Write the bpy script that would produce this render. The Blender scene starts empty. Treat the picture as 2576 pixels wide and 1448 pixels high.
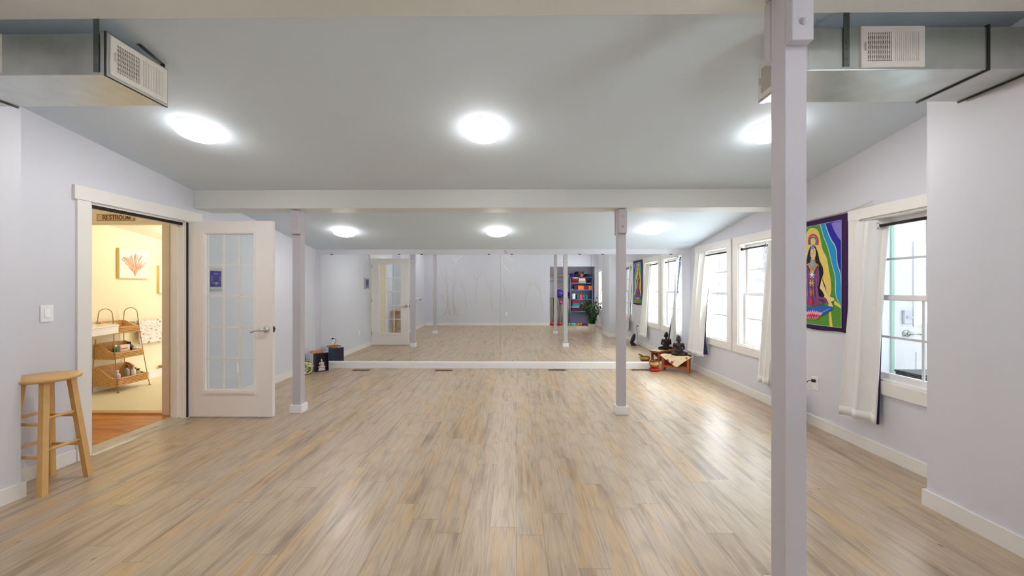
import bpy, bmesh, math, random
from mathutils import Vector, Matrix, Euler
R = random.Random(7)
PI = math.pi
S = bpy.context.scene
COL = S.collection

# ------------------------------------------------------------------ helpers
def lin(c):
    c = c / 255.0
    return c / 12.92 if c <= 0.04045 else ((c + 0.055) / 1.055) ** 2.4
def rgb(r, g, b):
    return (lin(r), lin(g), lin(b), 1.0)

class NT:
    def __init__(s, m):
        m.use_nodes = True
        s.t = m.node_tree
        s.t.nodes.clear()
    def n(s, typ, props=None, **inp):
        nd = s.t.nodes.new(typ)
        for k, v in (props or {}).items():
            setattr(nd, k, v)
        for k, v in inp.items():
            k = int(k[1:]) if k[0] == 'i' and k[1:].isdigit() else k.replace('_', ' ')
            s.set(nd, k, v)
        return nd
    def set(s, nd, k, v):
        sock = nd.inputs[k]
        if isinstance(v, bpy.types.NodeSocket):
            s.t.links.new(v, sock)
        elif isinstance(v, bpy.types.Node):
            s.t.links.new(v.outputs[0], sock)
        else:
            sock.default_value = v
    def m(s, op, a, b=None, c=None):
        nd = s.t.nodes.new('ShaderNodeMath')
        nd.operation = op
        for i, v in enumerate((a, b, c)):
            if v is not None:
                s.set(nd, i, v)
        return nd.outputs[0]
    def mix(s, f, a, b, mode='MIX'):
        nd = s.t.nodes.new('ShaderNodeMix')
        nd.data_type = 'RGBA'
        nd.blend_type = mode
        s.set(nd, 0, f); s.set(nd, 6, a); s.set(nd, 7, b)
        return nd.outputs[2]
    def ramp(s, f, stops):
        nd = s.t.nodes.new('ShaderNodeValToRGB')
        e = nd.color_ramp.elements
        while len(e) < len(stops):
            e.new(0.5)
        for el, (p, c) in zip(e, stops):
            el.position = p; el.color = c
        s.set(nd, 0, f)
        return nd.outputs[0]
    def out(s, sh):
        o = s.t.nodes.new('ShaderNodeOutputMaterial')
        s.t.links.new(sh.outputs[0] if isinstance(sh, bpy.types.Node) else sh, o.inputs[0])

MATS = {}
def mat(name, col, rough=0.5, metal=0.0, var=0.04, scale=12.0, bump=0.0, bscale=60.0, spec=0.5, coat=0.0):
    if name in MATS:
        return MATS[name]
    m = bpy.data.materials.new(name)
    t = NT(m)
    c = rgb(*col)
    tc = t.n('ShaderNodeTexCoord')
    no = t.n('ShaderNodeTexNoise', Vector=tc.outputs['Object'], Scale=scale, Detail=4.0)
    lo = tuple(v * (1 - var) for v in c[:3]) + (1,)
    hi = tuple(min(1, v * (1 + var)) for v in c[:3]) + (1,)
    cc = t.mix(no.outputs[0], lo, hi)
    b = t.n('ShaderNodeBsdfPrincipled', Base_Color=cc, Roughness=rough, Metallic=metal)
    b.inputs['Specular IOR Level'].default_value = spec
    b.inputs['Coat Weight'].default_value = coat
    if bump:
        n2 = t.n('ShaderNodeTexNoise', Vector=tc.outputs['Object'], Scale=bscale, Detail=3.0)
        bp = t.n('ShaderNodeBump', Strength=bump, Distance=0.01, Height=n2.outputs[0])
        t.set(b, 'Normal', bp.outputs[0])
    t.out(b)
    MATS[name] = m
    return m

def emit(name, col, st):
    m = bpy.data.materials.new(name)
    t = NT(m)
    t.out(t.n('ShaderNodeEmission', Color=rgb(*col), Strength=st))
    MATS[name] = m
    return m

def glass_mat():
    m = bpy.data.materials.new('clear_glass')
    t = NT(m)
    lw = t.n('ShaderNodeLayerWeight', Blend=0.5)
    fr = t.m('ADD', t.m('MULTIPLY', t.m('POWER', lw.outputs['Facing'], 5.0), 0.6), 0.025)
    tr = t.n('ShaderNodeBsdfTransparent', Color=(0.93, 0.96, 0.96, 1))
    gl = t.n('ShaderNodeBsdfGlossy', Color=(1, 1, 1, 1), Roughness=0.0)
    t.out(t.n('ShaderNodeMixShader', i0=fr, i1=tr.outputs[0], i2=gl.outputs[0]))
    return m

def plank_mat(name, w, L, cols, rough, seam, streak_dark, along='Y', knot=True, seamcol=(70, 58, 45), bump=0.12, spec=0.5):
    m = bpy.data.materials.new(name)
    t = NT(m)
    g = t.n('ShaderNodeNewGeometry')
    sp = t.n('ShaderNodeSeparateXYZ', Vector=g.outputs['Position'])
    x, y = sp.outputs[0], sp.outputs[1]
    if along == 'X':
        x, y = y, x
    px = t.m('DIVIDE', x, w)
    col = t.m('FLOOR', px)
    fx = t.m('FRACT', px)
    r1 = t.n('ShaderNodeTexWhiteNoise', {'noise_dimensions': '1D'}, W=col)
    py = t.m('ADD', t.m('DIVIDE', y, L), t.m('MULTIPLY', r1.outputs[0], 7.3))
    row = t.m('FLOOR', py)
    fy = t.m('FRACT', py)
    idv = t.n('ShaderNodeCombineXYZ', X=col, Y=row, Z=0.0)
    idn = t.n('ShaderNodeTexWhiteNoise', {'noise_dimensions': '3D'}, Vector=idv)
    rid = idn.outputs[0]
    sc = t.n('ShaderNodeSeparateColor', Color=idn.outputs[1])
    o1 = t.m('MULTIPLY', sc.outputs[0], 53.0)
    o2 = t.m('MULTIPLY', sc.outputs[1], 31.0)
    # fine streaks
    v1 = t.n('ShaderNodeCombineXYZ', X=t.m('ADD', t.m('MULTIPLY', x, 55.0), o1), Y=t.m('ADD', t.m('MULTIPLY', y, 2.2), o2), Z=o1)
    s1 = t.n('ShaderNodeTexNoise', Vector=v1, Scale=1.0, Detail=5.0, Roughness=0.6, Distortion=0.4)
    # broad blotches
    v2 = t.n('ShaderNodeCombineXYZ', X=t.m('ADD', t.m('MULTIPLY', x, 11.0), o2), Y=t.m('ADD', t.m('MULTIPLY', y, 1.5), o1), Z=o2)
    s2 = t.n('ShaderNodeTexNoise', Vector=v2, Scale=1.0, Detail=3.0, Roughness=0.55, Distortion=0.3)
    v2b = t.n('ShaderNodeCombineXYZ', X=t.m('ADD', t.m('MULTIPLY', x, 11.0), o1), Y=t.m('ADD', t.m('MULTIPLY', y, 1.0), o2), Z=o1)
    s3 = t.n('ShaderNodeTexNoise', Vector=v2b, Scale=1.0, Detail=3.0, Roughness=0.6)
    # cathedral figure
    v3 = t.n('ShaderNodeCombineXYZ', X=t.m('ADD', t.m('MULTIPLY', t.m('SUBTRACT', fx, 0.5), 2.0), t.m('MULTIPLY', rid, 0.6)),
             Y=t.m('ADD', t.m('MULTIPLY', y, 0.22), o2), Z=o1)
    wv = t.n('ShaderNodeTexWave', {'wave_type': 'RINGS', 'rings_direction': 'Z'}, Vector=v3, Scale=4.0, Distortion=1.6, Detail=2.0)
    wv.inputs['Detail Scale'].default_value = 1.2
    base = t.ramp(t.m('ADD', t.m('MULTIPLY', rid, 0.3), t.m('MULTIPLY', s2.outputs[0], 0.7)), [(p, rgb(*c)) for p, c in cols])
    dk = rgb(*streak_dark)
    f1 = t.n('ShaderNodeMapRange', Value=s1.outputs[0])
    f1.inputs[1].default_value = 0.5; f1.inputs[2].default_value = 0.75
    c1 = t.mix(t.m('MULTIPLY', f1.outputs[0], 0.4), base, dk)
    f3 = t.n('ShaderNodeMapRange', Value=s3.outputs[0])
    f3.inputs[1].default_value = 0.5; f3.inputs[2].default_value = 0.74
    c2 = t.mix(t.m('MULTIPLY', f3.outputs[0], 0.72), c1, dk)
    f4 = t.n('ShaderNodeMapRange', Value=wv.outputs[1])
    f4.inputs[1].default_value = 0.75; f4.inputs[2].default_value = 1.0
    c2 = t.mix(t.m('MULTIPLY', f4.outputs[0], 0.16), c2, dk)
    if knot:
        v4 = t.n('ShaderNodeCombineXYZ', X=t.m('ADD', t.m('MULTIPLY', x, 7.0), o1), Y=t.m('ADD', t.m('MULTIPLY', y, 3.4), o2), Z=0.0)
        vo = t.n('ShaderNodeTexVoronoi', Vector=v4, Scale=1.0)
        kf = t.n('ShaderNodeMapRange', Value=vo.outputs['Distance'])
        kf.inputs[1].default_value = 0.025; kf.inputs[2].default_value = 0.075
        kf.inputs[3].default_value = 1.0; kf.inputs[4].default_value = 0.0
        keep = t.m('GREATER_THAN', t.n('ShaderNodeSeparateColor', Color=vo.outputs['Color']).outputs[0], 0.5)
        c2 = t.mix(t.m('MULTIPLY', t.m('MULTIPLY', kf.outputs[0], keep), 0.8), c2, rgb(92, 66, 45))
    v5 = t.n('ShaderNodeCombineXYZ', X=t.m('ADD', t.m('MULTIPLY', x, 230.0), o2), Y=t.m('ADD', t.m('MULTIPLY', y, 4.5), o1), Z=o2)
    s5 = t.n('ShaderNodeTexNoise', Vector=v5, Scale=1.0, Detail=3.0, Roughness=0.5)
    f5 = t.n('ShaderNodeMapRange', Value=s5.outputs[0])
    f5.inputs[1].default_value = 0.56; f5.inputs[2].default_value = 0.7
    c2 = t.mix(t.m('MULTIPLY', f5.outputs[0], 0.42), c2, dk)
    v6 = t.n('ShaderNodeCombineXYZ', X=t.m('ADD', t.m('MULTIPLY', x, 120.0), o1), Y=t.m('ADD', t.m('MULTIPLY', y, 3.0), o2), Z=o1)
    s6 = t.n('ShaderNodeTexNoise', Vector=v6, Scale=1.0, Detail=1.0)
    f6 = t.n('ShaderNodeMapRange', Value=s6.outputs[0])
    f6.inputs[1].default_value = 0.74; f6.inputs[2].default_value = 0.78
    c2 = t.mix(t.m('MULTIPLY', f6.outputs[0], 0.6), c2, rgb(92, 70, 50))
    # seams
    ex = t.m('MINIMUM', fx, t.m('SUBTRACT', 1.0, fx))
    ey = t.m('MINIMUM', fy, t.m('SUBTRACT', 1.0, fy))
    sx = t.m('LESS_THAN', ex, 0.0011 / w)
    sy = t.m('LESS_THAN', ey, 0.0014 / L)
    sm = t.m('MAXIMUM', sx, sy)
    c3 = t.mix(t.m('MULTIPLY', sm, seam), c2, rgb(*seamcol))
    ro = t.m('ADD', rough, t.m('MULTIPLY', s1.outputs[0], 0.16))
    bp = t.n('ShaderNodeBump', Strength=bump, Distance=0.003, Height=s1.outputs[0])
    b = t.n('ShaderNodeBsdfPrincipled', Base_Color=c3, Roughness=ro, Normal=bp.outputs[0])
    b.inputs['Specular IOR Level'].default_value = spec
    t.out(b)
    return m

class MB:
    """collects shapes into one mesh"""
    def __init__(s):
        s.v = []; s.f = []; s.mi = []; s.sm = []
    def add(s, vs, fs, mi=0, sm=False, M=None):
        b = len(s.v)
        for p in vs:
            p = Vector(p)
            s.v.append(M @ p if M else p)
        for f in fs:
            s.f.append([b + i for i in f]); s.mi.append(mi); s.sm.append(sm)
        return s
    def box(s, x0, x1, y0, y1, z0, z1, mi=0, M=None, bev=0.0):
        x0, x1 = sorted((x0, x1)); y0, y1 = sorted((y0, y1)); z0, z1 = sorted((z0, z1))
        if bev:
            bm = bmesh.new()
            bmesh.ops.create_cube(bm, size=1.0)
            for v in bm.verts:
                v.co = Vector(((x0 + x1) / 2 + v.co.x * (x1 - x0), (y0 + y1) / 2 + v.co.y * (y1 - y0), (z0 + z1) / 2 + v.co.z * (z1 - z0)))
            bmesh.ops.bevel(bm, geom=bm.edges[:], offset=bev, segments=2, affect='EDGES', profile=0.5)
            bm.verts.index_update()
            s.add([v.co.copy() for v in bm.verts], [[v.index for v in f.verts] for f in bm.faces], mi, False, M)
            bm.free()
            return s
        vs = [(x0, y0, z0), (x1, y0, z0), (x1, y1, z0), (x0, y1, z0), (x0, y0, z1), (x1, y0, z1), (x1, y1, z1), (x0, y1, z1)]
        fs = [(0, 3, 2, 1), (4, 5, 6, 7), (0, 1, 5, 4), (1, 2, 6, 5), (2, 3, 7, 6), (3, 0, 4, 7)]
        return s.add(vs, fs, mi, False, M)
    def prism(s, pts, a0, a1, axis='X', mi=0, M=None):
        """closed outline pts (2d) extruded along an axis; X: (y,z)  Y: (x,z)  Z: (x,y)"""
        n = len(pts)
        def P(p, a):
            return (a, p[0], p[1]) if axis == 'X' else (p[0], a, p[1]) if axis == 'Y' else (p[0], p[1], a)
        vs = [P(p, a0) for p in pts] + [P(p, a1) for p in pts]
        fs = [tuple(range(n))[::-1], tuple(range(n, 2 * n))] + [(i, (i + 1) % n, n + (i + 1) % n, n + i) for i in range(n)]
        return s.add(vs, fs, mi, False, M)
    def ring(s, a0, a1, b0, b1, wa0, wa1, wb0, wb1, d0, d1, axis='X', mi=0, M=None):
        """one rectangular frame; a,b outer range, w* border widths, d depth along axis"""
        o = [(a0, b0), (a1, b0), (a1, b1), (a0, b1)]
        i = [(a0 + wa0, b0 + wb0), (a1 - wa1, b0 + wb0), (a1 - wa1, b1 - wb1), (a0 + wa0, b1 - wb1)]
        P = (lambda p, d: (d, p[0], p[1])) if axis == 'X' else (lambda p, d: (p[0], d, p[1])) if axis == 'Y' else (lambda p, d: (p[0], p[1], d))
        vs = [P(p, d0) for p in o] + [P(p, d0) for p in i] + [P(p, d1) for p in o] + [P(p, d1) for p in i]
        fs = []
        for k in range(4):
            j = (k + 1) % 4
            fs += [(k, j, 4 + j, 4 + k), (8 + k, 12 + k, 12 + j, 8 + j), (k, 8 + k, 8 + j, j), (4 + k, 4 + j, 12 + j, 12 + k)]
        return s.add(vs, fs, mi, False, M)
    def lathe(s, prof, seg=24, mi=0, M=None, sm=True, cap=True):
        vs = []; fs = []
        for r, z in prof:
            for k in range(seg):
                a = 2 * PI * k / seg
                vs.append((r * math.cos(a), r * math.sin(a), z))
        for i in range(len(prof) - 1):
            for k in range(seg):
                k2 = (k + 1) % seg
                fs.append((i * seg + k, i * seg + k2, (i + 1) * seg + k2, (i + 1) * seg + k))
        if cap:
            if prof[0][0] > 1e-6: fs.append(tuple(range(seg))[::-1])
            if prof[-1][0] > 1e-6: fs.append(tuple(range((len(prof) - 1) * seg, len(prof) * seg)))
        return s.add(vs, fs, mi, sm, M)
    def cyl(s, p0, p1, r, r1=None, seg=12, mi=0, M=None):
        p0 = Vector(p0); p1 = Vector(p1)
        d = p1 - p0
        T = Matrix.Translation(p0) @ d.to_track_quat('Z', 'Y').to_matrix().to_4x4()
        if M: T = M @ T
        return s.lathe([(r, 0), (r if r1 is None else r1, d.length)], seg, mi, T)
    def tube(s, pts, r, seg=8, mi=0, M=None, closed=False):
        pts = [Vector(p) for p in pts]
        n = len(pts)
        vs = []; fs = []
        up = None
        for i, p in enumerate(pts):
            a = pts[i - 1] if i or closed else pts[0]
            b = pts[(i + 1) % n] if i < n - 1 or closed else pts[-1]
            d = (b - a).normalized()
            if up is None:
                up = Vector((0, 0, 1)) if abs(d.z) < 0.9 else Vector((1, 0, 0))
            sd = d.cross(up)
            if sd.length < 1e-4:
                sd = d.orthogonal()
            sd.normalize()
            up = sd.cross(d).normalized()
            rr = r[i] if isinstance(r, (list, tuple)) else r
            for k in range(seg):
                an = 2 * PI * k / seg
                vs.append(p + sd * (math.cos(an) * rr) + up * (math.sin(an) * rr))
        for i in range(n if closed else n - 1):
            j = (i + 1) % n
            for k in range(seg):
                k2 = (k + 1) % seg
                fs.append((i * seg + k, i * seg + k2, j * seg + k2, j * seg + k))
        if not closed:
            fs.append(tuple(range(seg))[::-1]); fs.append(tuple(range((n - 1) * seg, n * seg)))
        return s.add(vs, fs, mi, True, M)
    def ball(s, c, r, seg=16, mi=0, M=None):
        rx, ry, rz = (r, r, r) if not isinstance(r, (tuple, list)) else r
        T = Matrix.Translation(Vector(c)) @ Matrix.Diagonal((rx, ry, rz, 1))
        if M: T = M @ T
        h = max(6, seg // 2)
        return s.lathe([(math.sin(PI * i / h), -math.cos(PI * i / h)) for i in range(h + 1)], seg, mi, T, cap=False)
    def bar(s, p0, p1, w, h=None, w1=None, h1=None, mi=0, M=None, x=(1, 0, 0)):
        """square bar between two points, sections kept horizontal"""
        h = h or w; w1 = w1 or w; h1 = h1 or h
        vs = []
        for p, a, b in ((p0, w, h), (p1, w1, h1)):
            for dx, dy in ((-1, -1), (1, -1), (1, 1), (-1, 1)):
                vs.append((p[0] + dx * a / 2, p[1] + dy * b / 2, p[2]))
        return s.add(vs, [(0, 3, 2, 1), (4, 5, 6, 7), (0, 1, 5, 4), (1, 2, 6, 5), (2, 3, 7, 6), (3, 0, 4, 7)], mi, False, M)
    def build(s, name, mats, parent=None, loc=None, fix=True):
        me = bpy.data.meshes.new(name)
        me.from_pydata([tuple(v) for v in s.v], [], s.f)
        if not isinstance(mats, (list, tuple)): mats = [mats]
        for m in mats: me.materials.append(m)
        me.polygons.foreach_set('material_index', s.mi)
        me.polygons.foreach_set('use_smooth', s.sm)
        if fix:
            bm = bmesh.new(); bm.from_mesh(me)
            bmesh.ops.recalc_face_normals(bm, faces=bm.faces[:])
            bm.to_mesh(me); bm.free()
        me.update()
        o = bpy.data.objects.new(name, me)
        COL.objects.link(o)
        if parent: o.parent = parent
        if loc: o.location = loc
        return o

def tag(o, label=None, cat=None, group=None, kind=None):
    if label: o['label'] = label
    if cat: o['category'] = cat
    if group: o['group'] = group
    if kind: o['kind'] = kind
    return o
def empty(name, loc=(0, 0, 0), rz=0.0, **kw):
    o = bpy.data.objects.new(name, None)
    COL.objects.link(o)
    o.location = loc; o.rotation_euler = (0, 0, rz)
    o.empty_display_size = 0.05
    return tag(o, **kw)
def struct(o, label=None):
    o['kind'] = 'structure'
    if label: o['label'] = label
    return o
KIDS = lambda o: [c for c in COL.objects if c.parent == o]
def dup(root, loc, rz=None, label=None, group=None):
    r = root.copy(); COL.objects.link(r); r.location = loc
    if rz is not None: r.rotation_euler = (0, 0, rz)
    if label: r['label'] = label
    if group: r['group'] = group
    for ch in KIDS(root):
        c = ch.copy(); COL.objects.link(c); c.parent = r
        for g in KIDS(ch):
            d = g.copy(); COL.objects.link(d); d.parent = c
    return r
def blob(name, m, voxel, parts, parent=None, loc=None, sub=False):
    """one continuous surface grown from overlapping rounded volumes"""
    b = MB()
    for p in parts:
        if p[0] == 'e': b.ball(p[1], p[2], 20, M=p[3] if len(p) > 3 else None)
        else: b.tube([Vector(p[1]).lerp(Vector(p[2]), t) for t in (0, .33, .66, 1)], [p[3] + (p[4] - p[3]) * t for t in (0, .33, .66, 1)], 14); b.ball(p[1], p[3], 14); b.ball(p[2], p[4], 14)
    o = b.build(name, m, parent, loc)
    md = o.modifiers.new('skin', 'REMESH'); md.mode = 'VOXEL'; md.voxel_size = voxel; md.use_smooth_shade = True
    sm = o.modifiers.new('soften', 'SMOOTH'); sm.factor = 0.5; sm.iterations = 3
    return o

# ------------------------------------------------------------------ room numbers
XL, XR, YM, YB = -3.43, 2.927, 6.61, -0.845
H = 1.35
def cz(y): return 2.003 + 0.1517 * (6.63 - y)

# ------------------------------------------------------------------ materials
WALL = mat('lavender_wall_paint', (217, 217, 224), 0.6, var=0.015, scale=3, bump=0.03, bscale=180)
CEIL = mat('ceiling_paint', (211, 222, 231), 0.7, var=0.02, scale=1.5)
BEAMP = mat('beam_paint', (214, 216, 210), 0.5, var=0.015, scale=3)
POSTP = mat('post_paint', (192, 187, 192), 0.5, var=0.02, scale=8, bump=0.03, bscale=40)
TRIM = mat('white_trim_paint', (236, 232, 226), 0.4, var=0.01)
WHITE = mat('white_paint', (238, 236, 236), 0.42, var=0.01)
PLASTIC = mat('white_plastic', (240, 240, 240), 0.35, var=0.0)
DOORP = mat('door_paint', (242, 236, 232), 0.42, var=0.01)
BLACKGAP = mat('black_door_strip', (28, 18, 16), 0.7)
GLASS = glass_mat()
GALV = mat('galvanized_steel', (196, 200, 198), 0.32, metal=0.8, var=0.18, scale=9, bump=0.03, bscale=7)
STEEL = mat('dark_strap_steel', (118, 124, 124), 0.35, metal=0.9, var=0.1)
CHROME = mat('satin_chrome', (205, 205, 205), 0.18, metal=1.0)
BLACK = mat('black_plastic', (22, 20, 22), 0.45)
ROD = mat('bronze_rod', (42, 34, 34), 0.4, metal=0.6)
STOOLW = mat('honey_stool_wood', (214, 168, 104), 0.42, var=0.12, scale=18)
OLDWOOD = mat('red_brown_bench_wood', (178, 92, 44), 0.5, var=0.15, scale=16)
FLOORM = plank_mat('weathered_vinyl_planks', 0.15, 1.22,
                   [(0.2, (174, 152, 126)), (0.4, (195, 172, 142)), (0.52, (186, 167, 144)), (0.64, (198, 166, 124)), (0.8, (174, 153, 127))],
                   0.26, 0.5, (112, 87, 62), bump=0.28, spec=0.9)
PINE = plank_mat('orange_pine_boards', 0.09, 1.8, [(0.2, (196, 122, 56)), (0.5, (210, 138, 66)), (0.8, (188, 112, 48))], 0.3, 0.8, (130, 72, 30), along='X', knot=False, seamcol=(80, 40, 18))
YELLOW = mat('pale_yellow_wall_paint', (240, 232, 202), 0.6, var=0.015, scale=3)
TILE = mat('cream_vinyl_sheet', (226, 214, 184), 0.45, var=0.05, scale=4)

# ------------------------------------------------------------------ shell
struct(MB().box(XL - 0.1, XR + 0.13, YB - 0.75, YM + 0.1, -0.1, 0).build('floor', FLOORM))
c = MB()
c.prism([(YM + 0.15, cz(YM + 0.15)), (YB - 0.8, cz(YB - 0.8)), (YB - 0.8, cz(YB - 0.8) + 0.15), (YM + 0.15, cz(YM + 0.15) + 0.15)], XL - 0.13, XR + 0.16, 'X')
struct(c.build('ceiling', CEIL))

def yz_wall(x0, x1, y0, y1, holes=()):
    """wall along Y with sloped top, holes = (ya, yb, za, zb)"""
    b = MB()
    ys = sorted({y0, y1, *[h[0] for h in holes], *[h[1] for h in holes]})
    for a, e in zip(ys, ys[1:]):
        hs = [h for h in holes if h[0] <= a + 1e-6 and h[1] >= e - 1e-6]
        segs = []
        z = 0.0
        for h in sorted(hs, key=lambda q: q[2]):
            if h[2] > z: segs.append((z, h[2]))
            z = h[3]
        for lo, hi in segs:
            b.box(x0, x1, a, e, lo, hi)
        b.prism([(a, z), (e, z), (e, cz(e)), (a, cz(a))], x0, x1, 'X')
    return b
DY0, DY1, DZ = 3.09, 3.985, 2.035
struct(yz_wall(XL - 0.12, XL, 2.35, YM, [(DY0, DY1, 0, DZ)]).build('wall_left', WALL))
# skewed return wall that carries the corner next to the stool
nl = MB()
pl = [(-3.195, 2.475), (-3.325, YB), (-3.55, YB), (-3.55, 2.475)]
vs = [(x, y, 0) for x, y in pl] + [(x, y, cz(y)) for x, y in pl]
nl.add(vs, [(0, 1, 2, 3), (7, 6, 5, 4), (0, 4, 5, 1), (1, 5, 6, 2), (2, 6, 7, 3), (3, 7, 4, 0)])
struct(nl.build('wall_left_near', WALL))
WIN = [(2.475, 3.34), (4.31, 5.16), (5.43, 6.28), (-0.6, 0.35)]
WZ0, WZ1 = 0.605, 1.93
struct(yz_wall(XR, XR + 0.13, YB, YM, [(a, b, WZ0, WZ1) for a, b in WIN]).build('wall_right', WALL))
pr = MB()
pr.prism([(1.565, 0), (2.45, 0), (2.45, cz(2.45)), (1.565, cz(1.565))], 2.55, XR, 'X')
struct(pr.build('pier_wall', WALL))
struct(MB().box(XL - 0.12, XR + 0.13, YM, YM + 0.1, 0, cz(YM) + 0.05).build('wall_far', WALL))
CX0, CX1, CZ1 = 1.2, 2.83, 2.125
wb = MB()
wb.box(XL - 0.12, CX0, YB - 0.1, YB, 0, cz(YB)); wb.box(CX1, XR + 0.13, YB - 0.1, YB, 0, cz(YB)); wb.box(CX0, CX1, YB - 0.1, YB, CZ1, cz(YB))
struct(wb.build('wall_rear', WALL))
cl = MB()
cl.box(CX0 - 0.1, CX0, YB - 0.7, YB - 0.1, 0, 2.45); cl.box(CX1, CX1 + 0.1, YB - 0.7, YB - 0.1, 0, 2.45); cl.box(CX0 - 0.1, CX1 + 0.1, YB - 0.75, YB - 0.68, 0, 2.45)
cl.box(CX0 - 0.1, CX1 + 0.1, YB - 0.75, YB - 0.1, 2.4, 2.47)
struct(cl.build('closet_wall', WALL))

# beams
struct(MB().box(XL, XR, 4.1, 4.36, 2.193, 2.44, bev=0.004).build('beam_far', BEAMP))
struct(MB().box(-3.3, XR, 1.53, 1.8, 2.607, 2.78, bev=0.004).build('beam_near', BEAMP))

# baseboards
def bb(name, *boxes):
    b = MB()
    for q in boxes: b.box(*q, 0, 0.098, bev=0.002)
    return struct(b.build(name, TRIM))
bb('baseboard_left', (XL, XL + 0.016, 2.49, 2.985), (XL, XL + 0.016, 4.095, 6.535))
bb('baseboard_right', (XR - 0.016, XR, 2.466, 6.535), (XR - 0.016, XR, YB, 1.549))
struct(MB().prism([(2.534, 1.549), (2.534, 2.466), (2.911, 2.466), (2.911, 2.45), (2.55, 2.45), (2.55, 1.565), (2.911, 1.565), (2.911, 1.549)], 0, 0.098, 'Z').build('pier_baseboard', TRIM))
bb('baseboard_rear', (-3.3, CX0, YB, YB + 0.016), (CX1, XR - 0.017, YB, YB + 0.016))
nb = MB()
d = Vector((-3.325 + 3.195, YB - 2.475, 0)).normalized(); nrm = Vector((-d.y, d.x, 0))
if nrm.x < 0: nrm = -nrm
p0 = Vector((-3.195, 2.491, 0)); p1 = Vector((-3.325, YB, 0))
q = [(p0.x, 2.476), (p1.x, p1.y), (p1.x + 0.016, p1.y), (p0.x + 0.016, 2.491), (XL + 0.001, 2.491), (XL + 0.001, 2.476)]
nb.prism(q, 0, 0.098, 'Z')
struct(nb.build('baseboard_left_near', TRIM))
struct(MB().box(XL, XR, 6.535, YM, 0, 0.0985, bev=0.002).build('baseboard_far', WHITE))

# door casing, jamb and sill (left wall)
tr = MB()
tr.box(XL, XL + 0.018, 2.99, 3.09, 0, 2.041, bev=0.002); tr.box(XL, XL + 0.018, 3.985, 4.085, 0, 2.041, bev=0.002)
tr.box(XL, XL + 0.026, 2.965, 4.185, 2.041, 2.152, bev=0.003)
struct(tr.build('trim_1', TRIM), 'white casing around the doorway to the restroom hall')
jb = MB()
jb.box(XL - 0.135, XL, DY0, DY0 + 0.018, 0, DZ); jb.box(XL - 0.135, XL, DY1 - 0.012, DY1, 0, DZ); jb.box(XL - 0.135, XL, DY0, DY1, DZ - 0.012, DZ)
jb.box(XL - 0.09, XL - 0.05, DY1 - 0.03, DY1 - 0.012, 0.02, DZ - 0.012); jb.box(XL - 0.09, XL - 0.05, DY0, DY1 - 0.02, DZ - 0.035, DZ - 0.012)
struct(jb.build('trim_2', mat('cream_jamb_paint', (242, 237, 228), 0.45)), 'door jamb lining')
ws = MB()
ws.box(XL - 0.035, XL - 0.006, DY0 + 0.019, DY1 - 0.013, DZ - 0.036, DZ - 0.013)
ws.box(XL - 0.008, XL + 0.0185, 3.986, 4.013, 0.012, 2.03)  # black strip filling the gap between jamb and open door
struct(ws.build('trim_3', BLACKGAP), 'black weatherstrip over the door, black strip in the gap beside it')
th = MB()
th.prism([(XL - 0.14, 0), (XL + 0.03, 0), (XL + 0.03, 0.004), (XL + 0.01, 0.012), (XL - 0.03, 0.014), (XL - 0.035, 0.022), (XL - 0.14, 0.022)], DY0 - 0.0, DY1 + 0.0, 'Y')
struct(th.build('trim_4', mat('worn_sill_metal', (196, 184, 166), 0.4, metal=0.2, var=0.12, scale=20)), 'worn threshold')

# ------------------------------------------------------------------ hall and restroom behind the doorway
struct(MB().box(-5.6, XL - 0.1, 2.3, 4.12, -0.1, 0.004).build('hall_floor', PINE))
struct(MB().box(-5.6, XL - 0.12, 4.12, 7.3, -0.1, 0.008).build('restroom_floor', TILE))
hw = MB()
hw.box(-5.62, -5.5, 2.3, 4.1, 0, 2.7); hw.box(-5.62, XL - 0.12, 2.2, 2.3, 0, 2.7)
struct(hw.build('hall_wall', YELLOW))
RX0, RX1, RZ = -4.9, -3.755, 2.035
pw = MB()
pw.box(-5.62, RX0, 4.1, 4.2, 0, 2.7); pw.box(RX1, XL - 0.12, 4.1, 4.2, 0, 2.7); pw.box(RX0, RX1, 4.1, 4.2, RZ, 2.7)
struct(pw.build('restroom_front_wall', YELLOW))
rw = MB()
rw.box(-5.57, -5.45, 4.2, 7.3, 0, 2.7); rw.box(-5.57, XL - 0.12, 7.2, 7.32, 0, 2.7)
struct(rw.build('restroom_wall', YELLOW))
rc = MB()
rc.prism([(2.2, 2.596), (7.3, 1.892), (7.3, 1.992), (2.2, 2.696)], -5.62, XL - 0.12, 'X')
rc.build('restroom_ceiling', mat('restroom_ceiling_paint', (240, 238, 232), 0.6))['kind'] = 'structure'
t5 = MB()
t5.box(RX1, RX1 + 0.08, 4.082, 4.1, 0.004, RZ + 0.0, bev=0.002); t5.box(RX0 - 0.08, RX0, 4.082, 4.1, 0.004, RZ, bev=0.002)
t5.box(RX0 - 0.08, RX1 + 0.08, 4.08, 4.1, RZ, RZ + 0.028, bev=0.002)
t5.box(RX0 - 0.1, RX1 + 0.1, 4.084, 4.1, RZ + 0.028, RZ + 0.13, bev=0.002)
struct(t5.build('trim_5', mat('tan_casing_paint', (232, 218, 196), 0.45)), 'casing of the restroom doorway')
struct(MB().box(RX0, RX1, 4.1, 4.19, 0.0, 0.022, bev=0.004).build('trim_6', mat('pine_sill', (206, 158, 110), 0.4)), 'wooden restroom sill')
struct(MB().box(-5.45, -5.435, 4.2, 7.2, 0.008, 0.13, bev=0.002).build('restroom_baseboard', TRIM))

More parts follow.
